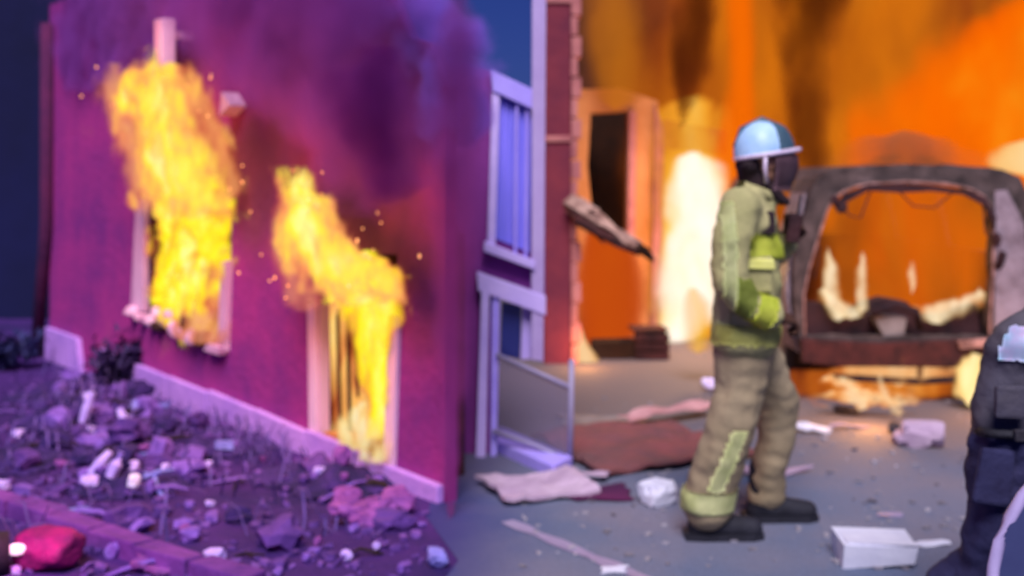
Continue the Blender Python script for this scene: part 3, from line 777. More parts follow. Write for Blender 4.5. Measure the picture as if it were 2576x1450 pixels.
# low railing stepping out from the porch
rl = thing('glass_railing', 'low glass railing with thin grey rails beside the lavender porch', 'railing', gp(1252, 1150))
o0 = gp(1252, 1150)
pe = gp(1435, 1178)
def rloc(px, py, d): return at(px, py, d) - o0
b = MB(); b.tube([rloc(1250, 893, 6.32), rloc(1345, 935, 6.2), rloc(1436, 975, pe.y)], .014, 8); b.build('top_rail', M['rail'], rl, smooth=True)
b = MB(); b.tube([rloc(1240, 1085, 6.3), rloc(1345, 1120, 6.2), rloc(1436, 1162, pe.y)], .014, 8); b.build('bottom_rail', M['rail'], rl, smooth=True)
b = MB(); b.tube([pe - o0, rloc(1438, 905, pe.y)], .016, 8); b.build('post', M['rail'], rl, smooth=True)
b = MB()
q = [rloc(1256, 905, 6.31), rloc(1430, 980, pe.y), rloc(1430, 1155, pe.y), rloc(1250, 1082, 6.31)]
vs = [b.bm.verts.new(p) for p in q] + [b.bm.verts.new(p + Vector((.004, .008, 0))) for p in q]
b.face(vs[:4]); b.face(vs[4:][::-1])
for i in range(4): b.face([vs[i], vs[(i + 1) % 4], vs[4 + (i + 1) % 4], vs[4 + i]])
b.build('pane', glass_mat('railing_glass', (.30, .26, .36), .25), rl)
# sloping base slab under the porch
b = MB()
ps = [gp(1188, 1112), gp(1262, 1100), gp(1440, 1180), gp(1392, 1206)]
vs = [b.bm.verts.new((p.x, p.y, .005)) for p in ps] + [b.bm.verts.new((p.x, p.y, .07)) for p in ps]
b.face(vs[4:]);
for i in range(4): b.face([vs[i], vs[(i + 1) % 4], vs[4 + (i + 1) % 4], vs[4 + i]])
tag(b.build('step', M['lavender'], bevel=.008), 'lavender stone step at the foot of the porch', 'step')

# ------------------------------------------------------------------ brick pier
PY = 9.5
pr = thing('brick_pier', 'tall dark red brick pier with toothed pink edge stones', 'pier', at(1412, 0, PY).xy.to_3d())
px0 = at(1412, 0, PY).x
def pxx(px, d=PY): return (px - 1288) / F * d - px0
b = MB(); b.box(((pxx(1368) + pxx(1436)) / 2, .15, 1.95), (pxx(1436) - pxx(1368), .3, 3.9)); b.build('shaft', M['brick'], pr, bevel=.01)
nq = 22
for i in range(nq):
    z0 = 3.9 * i / nq; h = 3.9 / nq
    w = .085 if i % 2 else .055
    b = MB(); b.box((pxx(1436) + w / 2 + .003, .13 + random.uniform(-.008, .008), z0 + h / 2), (w, .30, h - .012), jitter=.004)
    b.build('quoin', M['quoin'], pr, bevel=.008)
for z, py in ((at(0, 350, PY).z, 350), (at(0, 1, PY).z, 1)):
    b = MB(); b.box(((pxx(1366) + pxx(1436)) / 2, .13, z), (pxx(1438) - pxx(1362), .30, .05)); b.build('string_course', M['quoin'], pr, bevel=.006)
# charred beam hanging out from the pier
bm0 = at(1452, 535, 9.35)
bt = thing('charred_beam', 'broken ashen beam with burnt black tip jutting from the brick pier', 'beam', bm0)
def bl(px, py, d): return at(px, py, d) - bm0
def rough_tube(pts, rad, n, amt, seed):
    b = MB(); b.tube(pts, rad, n); r_ = random.Random(seed)
    for v in b.bm.verts: v.co += Vector([r_.uniform(-amt, amt) for _ in range(3)])
    return b
rough_tube([bl(1434, 508, 9.45), bl(1462, 528, 9.38), bl(1490, 548, 9.34), bl(1520, 568, 9.3), bl(1545, 584, 9.27), bl(1575, 604, 9.23), bl(1606, 622, 9.2)], [.10, .105, .085, .066, .058, .055, .046], 5, .014, 3).build('shaft', M['beam'], bt)
rough_tube([bl(1600, 618, 9.2), bl(1622, 632, 9.19), bl(1644, 656, 9.18)], [.048, .044, .014], 5, .008, 4).build('burnt_tip', M['soot'], bt)
rough_tube([bl(1448, 552, 9.33), bl(1510, 588, 9.25), bl(1560, 614, 9.21), bl(1612, 636, 9.18)], [.045, .04, .03, .02], 5, .012, 5).build('charred_underside', M['char_red'], bt)
for k, (x0, y0, x1, y1) in enumerate(((1480, 530, 1508, 524), (1530, 575, 1560, 578), (1500, 590, 1520, 616))):
    rough_tube([bl(x0, y0, 9.3), bl(x1, y1, 9.2)], [.026, .006], 4, .004, 8 + k).build('splinter', M['beam'] if k < 2 else M['char_red'], bt)

# ------------------------------------------------------------------ the gutted shop behind the fire
SY = 11.2
SP = Plane((.5, SY), (1, 0))
sh = thing('gutted_shop', 'gutted peach shop front with a black doorway and a doorway of white fire', 'shop', (.5, SY, 0))
def s2(px, py, off=0): return SP.hit(px, py, off)
dk = [s2(1486, 285), s2(1580, 280), s2(1576, 590), s2(1545, 640), s2(1496, 600), s2(1478, 420)]
b = MB(); b.prism([s2(1400, 870), s2(1400, 215), s2(1470, 225), s2(1560, 222), s2(1655, 255), s2(1652, 870)], 0, .2, [dk]); b.build('front_wall', M['peach'], sh)
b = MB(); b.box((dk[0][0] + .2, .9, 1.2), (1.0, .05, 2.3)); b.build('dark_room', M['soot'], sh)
strip_ = lambda name, pts, t0, t1, m: (lambda b_: (b_.prism([s2(x, y) for x, y in pts], t0, t1), b_.build(name, m, sh, bevel=.01))[1])(MB())
strip_('jamb', [(1582, 280), (1600, 282), (1596, 620), (1578, 600)], -.05, .05, M['quoin'])
strip_('door_post', [(1646, 265), (1668, 330), (1660, 860), (1636, 860)], -.08, .12, M['quoin'])
strip_('lintel', [(1668, 300), (1830, 330), (1830, 392), (1668, 372)], 0, .16, M['peach'])
b = MB(); b.box((5.4, 2.6, 3.0), (10.4, .2, 6.2)); b.build('back_wall', M['soot_brown'], sh)
b = MB(); b.box((.12, 1.35, 1.3), (.16, 2.3, 2.6)); b.build('side_wall', M['soot_brown'], sh)

FB = Plane((3.5, 12.3), (1, 0))  # backdrop of orange smoke: the firelight on it is put in as emission
flame('broad curtain of fire-lit orange smoke with added glow filling the gutted shop behind the firefighter', FB,
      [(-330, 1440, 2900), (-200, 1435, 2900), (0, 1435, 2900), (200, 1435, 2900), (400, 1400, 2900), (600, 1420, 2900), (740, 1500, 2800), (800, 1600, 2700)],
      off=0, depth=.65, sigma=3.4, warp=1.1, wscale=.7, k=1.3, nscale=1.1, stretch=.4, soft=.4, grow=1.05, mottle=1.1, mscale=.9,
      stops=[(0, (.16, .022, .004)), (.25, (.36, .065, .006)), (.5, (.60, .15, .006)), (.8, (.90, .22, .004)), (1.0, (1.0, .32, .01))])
VX_ = 2.9
FC = Plane((2.5, 10.9), (1, 0))
flame('narrow bright orange column of fire rising above the firefighter', FC,
      [(-200, 1810, 1895), (-60, 1808, 1905), (100, 1815, 1912), (220, 1815, 1915), (300, 1800, 1920), (360, 1770, 1930), (420, 1740, 1920), (480, 1760, 1880)],
      off=0, depth=.22, sigma=7, warp=.3, wscale=1.8, k=.9, nscale=2.2, soft=.8, stretch=.25, grow=1.3,
      stops=[(0, (.7, .12, .0)), (.5, (1.0, .135, .0)), (1, (1.0, .17, .0))])
flame('bright orange bank of fire above the burnt van roof', Plane((5, 11.2), (1, 0)),
      [(0, 2480, 2850), (80, 2330, 2950), (160, 2220, 2950), (240, 2130, 2950), (320, 2080, 2950), (400, 2060, 2950), (480, 2100, 2900)],
      off=0, depth=.45, sigma=7, warp=.9, wscale=1.0, k=1.2, nscale=1.6, soft=.8, stretch=.6, mottle=.8, mscale=1.3, grow=1.25,
      stops=[(0, (.60, .12, .003)), (.3, (1.0, .13, .0)), (.6, (1.0, .17, .0)), (1, (1.0, .36, .01))])
FD = Plane((2, 10.95), (1, 0))
flame('white hot fire filling the shop doorway behind the firefighter', FD,
      [(400, 1690, 1800), (420, 1672, 1850), (520, 1660, 1880), (600, 1650, 1880), (700, 1636, 1870), (780, 1628, 1830), (840, 1630, 1775), (870, 1645, 1740)],
      off=0, depth=.36, sigma=11, warp=.30, wscale=3, k=1.0, nscale=4, soft=.7, gain=1.25, grow=1.4, padk=.3, stretch=.5, mottle=.5, mscale=4,
      stops=[(0, (.90, .34, .02)), (.08, (1.0, .56, .06)), (.17, (1.0, .76, .24)), (.28, (1.0, .84, .62)), (.5, (1.0, .86, .78)), (1, (1.0, .90, .86))], light=(1.0, 90, (1, .55, .2)))
flame('yellow orange fire licking round the white doorway blaze', Plane((2, 10.88), (1, 0)),
      [(265, 1660, 1840), (310, 1640, 1870), (360, 1625, 1880), (440, 1620, 1890), (600, 1615, 1890), (760, 1610, 1870), (870, 1625, 1850)],
      off=-.35, depth=.34, sigma=6, warp=.4, wscale=2.5, k=1.5, nscale=3.5, soft=.6, grow=1.3, padk=.3, mottle=.7, mscale=3,
      stops=[(0, (.70, .17, .01)), (.35, (.92, .34, .02)), (.7, (1.0, .50, .05)), (1, (1.0, .68, .16))])
flame('amber fire burning low behind the firefighter at hip height', Plane((2, 8.6), (1, 0)),
      [(735, 1720, 1770), (765, 1705, 1800), (810, 1700, 1812), (850, 1700, 1812), (880, 1710, 1800)],
      off=0, depth=.14, sigma=9, warp=.10, k=.9, nscale=5, soft=1.0, padk=.5, grow=1.3,
      stops=[(0, (.75, .22, .02)), (.5, (.9, .40, .03)), (1, (1.0, .62, .06))])
flame('orange fire rolling over the top of the peach shop wall', Plane((1, 10.9), (1, 0)),
      [(-150, 1440, 1600), (0, 1440, 1640), (120, 1440, 1665), (200, 1445, 1660), (255, 1460, 1640)],
      off=0, depth=.2, sigma=5, warp=.3, wscale=1.5, k=.8, nscale=2, soft=.8, stretch=.6, padk=.6,
      stops=[(0, (.34, .08, .01)), (.4, (.52, .14, .008)), (1, (.66, .20, .01))])
flame('deep orange fire mounded against the foot of the brick pier', Plane((1, 10.4), (1, 0)),
      [(585, 1470, 1560), (630, 1450, 1615), (700, 1430, 1635), (770, 1425, 1640), (830, 1430, 1630), (870, 1450, 1600)],
      off=0, depth=.35, sigma=14, warp=.2, wscale=2, k=.5, nscale=1.8, soft=.6,
      stops=[(0, (.40, .05, .01)), (.4, (.56, .07, .004)), (1, (.66, .105, .003))])
flame('small peach flame on the ground beside the burnt crate', Plane((1, 9.6), (1, 0)),
      [(848, 1455, 1470), (870, 1445, 1485), (890, 1440, 1502), (912, 1436, 1512)],
      off=0, depth=.10, sigma=20, warp=.06, k=.6, nscale=7, stops=[(0, (.9, .40, .12)), (.4, (1, .62, .30)), (1, (1.0, .78, .48))], light=(.3, 8, OR))
def dark_column(label, pl, pix, depth, sigma):
    o = smoke(label, pl, pix, 0, depth, sigma, (.20, .045, .010), warp=.7, wscale=1.4, k=1.7, nscale=2.0, stretch=.5, soft=.9)
    return o
dark_column('dark brown smoke streaming up beside the orange fire column', Plane((1.6, 10.6), (1, 0)),
            [(-160, 1700, 1830), (0, 1690, 1815), (80, 1680, 1815), (160, 1660, 1800), (230, 1655, 1775), (280, 1680, 1740)], .3, 9.0)
dark_column('red brown smoke hanging between the orange fires', Plane((2.6, 10.4), (1, 0)),
            [(-160, 1930, 2180), (0, 1930, 2150), (150, 1940, 2110), (300, 1960, 2100), (400, 1980, 2100), (480, 2000, 2080)], .35, 6.0)
smoke('grey brown smoke sliding off the roof of the burnt van', Plane((VX_, 8.2), (1, 0)),
      [(350, 2120, 2420), (390, 2060, 2500), (430, 2040, 2520), (462, 2060, 2500)], 0, .12, 7.0, (.34, .22, .15), warp=.12, wscale=3, k=.8, nscale=3, soft=.9)

# burnt crate and board on the ground by the pier
cr = gp(1640, 905)
bc = thing('burnt_crate', 'charred crate slumped beside a blackened board near the pier', 'crate', cr)
sc_ = cr.y / F
b = MB(); b.box((0, .12, .125), (80 * sc_, .3, .25), jitter=.02); b.build('box', M['soot'], bc, bevel=.01)
b = MB(); b.box((-.02, .12, .262), (88 * sc_, .32, .02), rot=.05); b.build('lid', M['char_red'], bc)
for k in range(3):
    b = MB(); b.box((0, -.045, .04 + k * .08), (84 * sc_, .018, .065), jitter=.004); b.build('slat', M['char_red'], bc)
b = MB(); b.box((0, 0, .07), (110 * sc_, .24, .14), jitter=.025)
tag(b.build('charred_log', M['soot'], loc=gp(1545, 905) + Vector((0, .1, .004)), bevel=.012), 'blackened log lying against the burnt crate', 'log')

# ------------------------------------------------------------------ burnt van
VX, VY = (2312 - 1288) / F * 7.9, 7.9
van = thing('burnt_van', 'burnt out grey van seen from behind with fire filling its open tailgate', 'van', (VX, VY, 0))
half = [(.82, .34), (.88, .50), (.91, .80), (.895, 1.02), (.85, 1.25), (.785, 1.50), (.725, 1.61), (.60, 1.675), (.30, 1.705)]
prof = half + [(-x, z) for x, z in reversed(half)]
def vl(px, py): q = at(px, py, VY); return (q.x - VX, q.z)
opening = [vl(2024, 846), vl(2022, 790), vl(2022, 740), vl(2034, 680), vl(2058, 600), vl(2080, 530), vl(2100, 496), vl(2150, 470), vl(2230, 460), vl(2330, 460), vl(2420, 470), vl(2474, 494), vl(2496, 534), vl(2498, 620), vl(2496, 700), vl(2490, 790), vl(2488, 846)]
def ragged(poly, step, amt, rnd, keep=0):
    out = []
    for a, c in zip(poly, poly[1:] + poly[:1]):
        ln = math.hypot(c[0] - a[0], c[1] - a[1]); n_ = max(1, int(ln / step))
        for i_ in range(n_):
            f_ = i_ / n_
            out.append((a[0] + (c[0] - a[0]) * f_ + rnd.uniform(-amt, amt), a[1] + (c[1] - a[1]) * f_ + rnd.uniform(-amt, amt)))
    return out
rv = random.Random(4)
b = MB(); b.prism(ragged(prof, .09, .007, rv), 0, .10, [ragged(opening[::-1], .07, .009, rv)]); b.build('rear_frame', M['van'], van)
for k, (x0_, y0_, x1_, y1_, sag) in enumerate(((2110, 500, 2190, 478, 60), (2250, 472, 2400, 482, 46), (2470, 505, 2492, 600, 40), (2060, 620, 2048, 700, 10))):
    a_, c_ = vl(x0_, y0_), vl(x1_, y1_)
    b = MB(); b.tube([(a_[0], -.01, a_[1]), (a_[0] * .7 + c_[0] * .3, -.02, (a_[1] + c_[1]) / 2 - sag / 350 * .9), (a_[0] * .35 + c_[0] * .65, -.02, (a_[1] + c_[1]) / 2 - sag / 350), (c_[0], -.01, c_[1])], .006, 5)
    b.build('wire', M['van_dark'], van)
inner = [(x * .955, .36 + (z - .36) * .975) for x, z in prof]
sidewin = lambda s_: [(s_, .0)]
# sides below the windows, roof, pillars
for s_ in (-1, 1):
    b = MB()
    for (ya, yb) in ((.102, 4.0),):
        low = [(s_ * .84, .34), (s_ * .90, .50), (s_ * .93, .80), (s_ * .915, 1.02), (s_ * .88, 1.02), (s_ * .895, .80), (s_ * .865, .5), (s_ * .805, .34)]
        b.prism(low, ya, yb)
    b.build('side_panel', M['van_pale'], van)
    for y0, y1 in ((.104, .5), (1.7, 1.82), (3.0, 3.15)):
        b = MB(); b.prism([(s_ * .915, 1.022), (s_ * .87, 1.25), (s_ * .80, 1.50), (s_ * .76, 1.50), (s_ * .835, 1.25), (s_ * .88, 1.022)], y0, y1)
        b.build('pillar', M['van_pale'], van)
b = MB()
ro = [(.785, 1.502), (.725, 1.61), (.60, 1.675), (.30, 1.705), (-.30, 1.705), (-.60, 1.675), (-.725, 1.61), (-.785, 1.502), (-.745, 1.502), (-.69, 1.585), (-.58, 1.642), (-.29, 1.668), (.29, 1.668), (.58, 1.642), (.69, 1.585), (.745, 1.502)]
b.prism(ro, .104, 3.1); b.build('roof', M['van'], van)
b = MB(); b.box((0, 2.0, .36), (1.5, 3.7, .05)); b.build('floor_pan', M['van_dark'], van)
b = MB(); b.prism([(3.1, .36), (4.3, .36), (4.3, .85), (4.1, .98), (3.1, 1.05)], -.8, .8, f=lambda x, z, y: Vector((y, x, z))); b.build('bonnet', M['van'], van, bevel=.03)
# wheels
for sx in (-1, 1):
    for yy in (.75, 3.45):
        b = MB(); n = 20
        b.tube([(sx * .62, yy, .30), (sx * .65, yy, .30), (sx * .79, yy, .30), (sx * .82, yy, .30)], [.24, .30, .30, .24], n)
        wv = b.build('wheel', M['rubber'], van)
        b = MB(); b.tube([(sx * .80, yy, .30), (sx * .832, yy, .30)], [.19, .17], 16); b.build('rim', M['plate'], wv)
# melted edge around the tailgate hole
b = MB()
for a, c in zip(opening, opening[1:]):
    m_ = ((a[0] + c[0]) / 2, -.01, (a[1] + c[1]) / 2 + .006)
    b.tube([(a[0], -.008, a[1]), m_, (c[0], -.008, c[1])], [.007, .011, .007], 6)
b.build('seal', M['van_edge'], van)
# charred headliner hanging from the top of the opening
b = MB()
top = [vl(2096, 520), vl(2120, 488), vl(2180, 466), vl(2260, 462), vl(2340, 466), vl(2420, 478), vl(2476, 498), vl(2502, 545)]
low = [(x, z - random.uniform(.02, .075)) for x, z in top]
low[0] = (top[0][0] + .03, top[0][1] - .05); low[-1] = (top[-1][0] - .01, top[-1][1] - .10)
b.prism(top + low[::-1], -.035, -.012); b.build('headliner', M['van_dark'], van)
for (x, y, w, h) in ((2118, 522, 26, 30), (2512, 655, 28, 50), (2504, 600, 18, 30), (2098, 505, 20, 26)):
    c = vl(x, y); b = MB(); b.chunk((c[0], -.03, c[1]), (w / 350, .05, h / 350), .4, 2, x); b.build('burnt_hole', M['van_dark'], van)
# charred tail, seats, plate, bumper
b = MB(); b.prism([vl(2030, 860), vl(2034, 765), vl(2090, 770), vl(2150, 800), vl(2190, 770), vl(2240, 755), vl(2300, 765), vl(2330, 800), vl(2400, 800), vl(2480, 770), vl(2490, 860)], .14, .30)
b.build('seat_back', M['van_dark'], van, bevel=.01)
b = MB(); b.prism([vl(2196, 792), vl(2286, 800), vl(2276, 856), vl(2226, 850)], .02, .12); b.build('number_plate', M['plate'], van, bevel=.01)
b = MB(); b.tube([(vl(2190, 800)[0], .0, vl(2190, 790)[1]), (vl(2250, 765)[0], -.02, vl(2250, 766)[1]), (vl(2305, 785)[0], 0, vl(2305, 785)[1]), (vl(2318, 830)[0], 0, vl(2318, 830)[1])], .03, 8); b.build('tailgate_strut', M['char'], van, smooth=True)
b = MB(); b.prism([vl(2008, 848), vl(2200, 860), vl(2480, 848), vl(2484, 900), vl(2400, 920), vl(2100, 918), vl(2010, 908)], -.09, -.003); b.build('bumper', M['char_red'], van, bevel=.015)
b = MB(); b.prism([vl(2090, 938), vl(2300, 948), vl(2440, 942), vl(2440, 956), vl(2300, 964), vl(2090, 952)], -.08, -.02); b.build('bumper_bar', M['char'], van, bevel=.006)
b = MB(); b.prism([vl(2300, 916), vl(2312, 916), vl(2312, 962), vl(2300, 962)], -.075, -.03); b.build('bracket', M['char'], van)
b = MB(); b.prism([vl(2392, 852), vl(2468, 846), vl(2474, 866), vl(2400, 874)], -.12, -.093); b.build('tail_lamp', M['van_edge'], van, bevel=.008)
b = MB(); b.prism([vl(2500, 480), vl(2530, 478), vl(2572, 560), vl(2590, 700), vl(2590, 840), vl(2500, 840)], -.02, -.004); b.build('torn_trim', M['van_pale'], van)

VP = Plane((VX, VY), (1, 0))
flame('orange red fire filling the inside of the burnt van', Plane((VX, VY + 1.1), (1, 0)),
      [(440, 2040, 2500), (500, 2010, 2510), (580, 1990, 2530), (680, 1970, 2540), (760, 1970, 2540), (850, 1990, 2520)],
      off=0, depth=.55, sigma=5, warp=.35, wscale=1.6, k=.8, nscale=1.6, soft=.5,
      mottle=1.8, mscale=1.7,
      stops=[(0, (.22, .035, .004)), (.3, (.46, .10, .006)), (.55, (.80, .14, .003)), (.8, (1.0, .12, .0)), (1.0, (1.0, .28, .01))], light=(.2, 30, OR), grow=1.05)
for lab, pix, st in (
    ('pale flame tongue standing at the van tail beside the pillar', [(635, 2075, 2090), (680, 2062, 2112), (730, 2062, 2120), (770, 2055, 2130), (800, 2070, 2150)], None),
    ('slim peach flame tongue standing inside the van tail', [(645, 2160, 2172), (680, 2152, 2182), (730, 2148, 2186), (780, 2140, 2190)], None),
    ('tiny peach flame floating above the middle of the van seat', [(668, 2288, 2298), (690, 2282, 2306), (712, 2282, 2306), (730, 2288, 2300)], None),
    ('long cream flame running along the burnt seat top', [(735, 2440, 2486), (755, 2380, 2490), (772, 2290, 2480), (790, 2285, 2450), (806, 2310, 2410)], 'y'),
    ('low peach flame creeping along the burnt seat near the pillar', [(735, 2050, 2090), (760, 2046, 2150), (780, 2060, 2190), (796, 2090, 2190)], None)):
    flame(lab, VP, pix, off=-.06, depth=.06, sigma=18, warp=.12, wscale=7, k=1.0, nscale=12, soft=1.0, padk=.5, grow=1.4,
          gain=1.3,
          stops=[(0, (.9, .32, .05)), (.25, (1.0, .60, .22)), (.6, (1.0, .82, .52)), (1, (1.0, .88, .66))])
GV = Plane((VX, VY - .3), (1, 0))
flame('white yellow fire at the right rear wheel of the van', GV,
      [(900, 2430, 2470), (930, 2396, 2484), (965, 2390, 2486), (995, 2398, 2478), (1012, 2415, 2455)], off=0, depth=.12, sigma=26, gain=1.3, warp=.14, wscale=7, k=1.2, nscale=9, soft=.6, padk=.5, grow=1.4,
      stops=[(0, (.9, .42, .08)), (.4, (1, .72, .28)), (1, (1.0, .88, .55))], light=(.3, 8, OR))
flame('line of cream fire burning in the gap below the van bumper', GV,
      [(918, 2130, 2400), (930, 2080, 2420), (945, 2090, 2420), (955, 2140, 2380)], off=-.25, depth=.05, sigma=22, warp=.08, wscale=7, k=.9, nscale=8,
      stops=[(0, (.75, .2, .04)), (.5, (1, .55, .22)), (1, (1, .78, .46))])
flame('orange fire burning under the van behind its bumper bar', GV,
      [(935, 2000, 2400), (965, 1985, 2430), (995, 1985, 2440), (1012, 2000, 2400)], off=-.55, depth=.2, sigma=10, warp=.12, k=1.2, nscale=4,
      mottle=1.2, mscale=6,
      stops=[(0, (.30, .04, .01)), (.4, (.60, .14, .01)), (.7, (.95, .36, .06)), (1, (1.0, .58, .2))])
for lab, pix in (('long peach fire running over the road beneath the van', [(982, 2080, 2200), (992, 2000, 2330), (1004, 1992, 2340), (1014, 2010, 2330), (1022, 2060, 2280)]),
                 ('short peach fire running behind the long one beneath the van', [(955, 2060, 2120), (966, 2040, 2200), (978, 2080, 2250), (986, 2130, 2240)])):
    flame(lab, GV, pix, off=.25, depth=.09, sigma=20, warp=.24, wscale=5, k=1.4, nscale=4.5, stretch=2.0, padk=.5, gain=1.2, mottle=1.5, mscale=5, soft=.8, grow=1.35,
          stops=[(0, (.40, .08, .01)), (.25, (.80, .24, .04)), (.5, (1.0, .50, .18)), (.75, (1.0, .74, .42)), (1, (1.0, .86, .58))], light=(.3, 8, OR))
flame('small upright peach flame on the road before the van', GV,
      [(950, 2205, 2222), (985, 2205, 2240), (1015, 2215, 2262), (1040, 2235, 2285)], off=.4, depth=.06, sigma=14, warp=.12, wscale=8, k=1.2, nscale=12, soft=.8, padk=.5, grow=1.4,
      stops=[(0, (.85, .35, .1)), (.5, (1, .62, .3)), (1, (1, .8, .55))])
flame('pale cream fire blowing along the van roof', Plane((VX + .8, VY + .8), (1, 0)),
      [(368, 2500, 2720), (385, 2475, 2720), (405, 2462, 2720), (425, 2480, 2720), (436, 2520, 2700)], off=0, depth=.12, sigma=16, warp=.08, k=.5, nscale=4,
      stops=[(0, (.95, .40, .08)), (.4, (1, .68, .28)), (1, (1.0, .80, .48))])

# ------------------------------------------------------------------ people
def remesh_body(name, caps, mt, parent, voxel=.014, smooth=6, fold=.006, fscale=9, extra=None):
    """one continuous tapering surface through round cones (p0, r0, p1, r1)"""
    b = MB()
    for p0, r0, p1, r1 in caps:
        p0, p1 = Vector(p0), Vector(p1)
        n = max(2, int((p1 - p0).length / (min(r0, r1) * .7)) + 1)
        for i in range(n + 1):
            f = i / n
            b.ball(p0.lerp(p1, f), r0 + (r1 - r0) * f, 12, 8)
    if extra: extra(b)
    me = bpy.data.meshes.new(name); b.bm.to_mesh(me); b.bm.free()
    o = bpy.data.objects.new(name, me); COL.objects.link(o)
    m = o.modifiers.new('r', 'REMESH'); m.mode = 'VOXEL'; m.voxel_size = voxel
    m2 = o.modifiers.new('s', 'SMOOTH'); m2.iterations = smooth; m2.factor = .5
    dg = bpy.context.evaluated_depsgraph_get()
    me2 = bpy.data.meshes.new_from_object(o.evaluated_get(dg)); me2.name = name
    o.modifiers.clear(); o.data = me2
    bpy.data.meshes.remove(me)
    if fold:
        nrm = [v.normal.copy() for v in me2.vertices]
        for v, nn_ in zip(me2.vertices, nrm):
            k = mnoise.noise(v.co * fscale) + .5 * mnoise.noise(Vector((v.co.x * fscale * 2, v.co.y * fscale * 2, v.co.z * fscale * 3.2)))
            v.co += nn_ * fold * k
    for p in me2.polygons: p.use_smooth = True
    me2.materials.clear(); me2.materials.append(mt)
    if parent: o.parent = parent
    return o

def band(src, name, pred, mt, off=.006):
    """a strip of cloth lying on the surface of src where pred(point) holds"""
    me = src.data; b = MB(); mp = {}
    for p in me.polygons:
        if pred(p.center):
            vs = []
            for vi in p.vertices:
                if vi not in mp:
                    v = me.vertices[vi]; mp[vi] = b.bm.verts.new(v.co + v.normal * off)
                vs.append(mp[vi])
            b.face(vs)
    r = bmesh.ops.solidify(b.bm, geom=b.bm.faces[:], thickness=.004)
    o = b.build(name, mt, src, smooth=True)
    return o

def hand(name, base, palm_dir, finger_dir, curl_dir, mt, parent, s=1.0):
    """palm, four unequal fingers bent at two joints, thumb leaving the side"""
    p = Vector(base); fd = Vector(finger_dir).normalized(); cd = Vector(curl_dir).normalized(); sd_ = fd.cross(cd).normalized()
    caps = []
    pe_ = p + fd * .085 * s
    for k in (-1.4, -.5, .5, 1.4):
        caps.append((p + sd_ * k * .012 * s, .022 * s, pe_ + sd_ * k * .021 * s, .017 * s))
    for k, ln in zip((-1.5, -.5, .5, 1.5), (.060, .078, .084, .072)):
        a = pe_ + sd_ * k * .021 * s
        b1 = a + (fd * .75 + cd * .6).normalized() * ln * .5 * s
        c1 = b1 + (fd * -.05 + cd * 1).normalized() * ln * .42 * s
        d1 = c1 + (fd * -.8 + cd * .5).normalized() * ln * .3 * s
        caps += [(a, .013 * s, b1, .0115 * s), (b1, .0115 * s, c1, .0105 * s), (c1, .0105 * s, d1, .009 * s)]
    t0 = p + sd_ * .028 * s + fd * .02 * s
    t1 = t0 + (sd_ * .7 + fd * .6 + cd * .4).normalized() * .045 * s
    t2_ = t1 + (fd * .5 + cd * .9 - sd_ * .2).normalized() * .035 * s
    caps += [(t0, .018 * s, t1, .014 * s), (t1, .014 * s, t2_, .011 * s)]
    return remesh_body(name, caps, mt, parent, voxel=.005, smooth=2, fold=0)

FD_ = 4.95
fo = at(1860, 1350, FD_); fo.z = 0
ff = thing('person', 'firefighter in olive coat with lime bands and a pale blue visored helmet striding past', 'person', fo)
def fp(px, py, dd=0.0): return at(px, py, FD_ + dd) - fo
# coat: torso + both sleeves in one skin
coat_caps = [
    (fp(1888, 505, -.13), .070, fp(1888, 505, .13), .070),
    (fp(1882, 560, -.12), .130, fp(1882, 560, .12), .130),
    (fp(1884, 640, -.10), .148, fp(1884, 640, .10), .148),
    (fp(1882, 720, -.09), .152, fp(1882, 720, .09), .152),
    (fp(1878, 790, -.09), .158, fp(1878, 790, .09), .158),
    (fp(1874, 832, -.09), .160, fp(1874, 832, .09), .160),
    (fp(1900, 480, 0), .075, fp(1888, 540, 0), .12),
    # right sleeve (towards the camera)
    (fp(1866, 522, -.22), .092, fp(1840, 610, -.29), .082),
    (fp(1840, 610, -.29), .082, fp(1834, 710, -.30), .076),
    (fp(1834, 710, -.30), .076, fp(1880, 764, -.30), .068),
    (fp(1880, 764, -.30), .068, fp(1938, 788, -.28), .060),
    # left sleeve, forearm raised in front of the chest
    (fp(1905, 520, .20), .080, fp(1945, 640, .22), .066),
    (fp(1945, 640, .22), .066, fp(1985, 610, .14), .050),
]
coat = remesh_body('coat', coat_caps, M['coat'], ff, voxel=.013, smooth=6, fold=.016, fscale=7)
Z = lambda py, dd=0: fp(0, py, dd).z
X = lambda px, dd=0: fp(px, 0, dd).x
band(coat, 'chest_band', lambda c: Z(642) < c.z < Z(584) and X(1850) < c.x < X(1965) , M['lime'])
band(coat, 'hem_band', lambda c: Z(852) < c.z < Z(806), M['silver'])
band(coat, 'back_stripe', lambda c: Z(806) < c.z < Z(505) and X(1812, -.28) < c.x < X(1846, -.28) and c.y < -.1, M['pale_lime'])
wr0, wr1 = fp(1880, 764, -.30), fp(1938, 788, -.28)
wd = (wr1 - wr0).normalized()
def cuffp(c):
    t = (c - wr0).dot(wd); r = ((c - wr0) - wd * t).length
    return .03 < t < .115 and r < .09 and c.y < -.16
band(coat, 'cuff_band', cuffp, M['lime'])
el0 = fp(1832, 710, -.28)
def forearm(c):
    t = (c - wr0).dot(wd); r = ((c - wr0) - wd * t).length
    return -.10 < t <= .015 and r < .10 and c.y < -.19 and c.x > X(1846, -.28)
band(coat, 'sleeve_panel', forearm, mat('leaf_green_panel', (.34, .40, .08), (.22, .28, .04), 8, .8, .3))
b = MB(); b.tube([fp(1868, 470, -.10), fp(1858, 486, 0), fp(1868, 470, .10), fp(1925, 490, .09), fp(1945, 508, 0), fp(1925, 490, -.09), fp(1868, 470, -.10)], .026, 8, cap=False)
b.build('collar', M['coat'], ff, smooth=True)
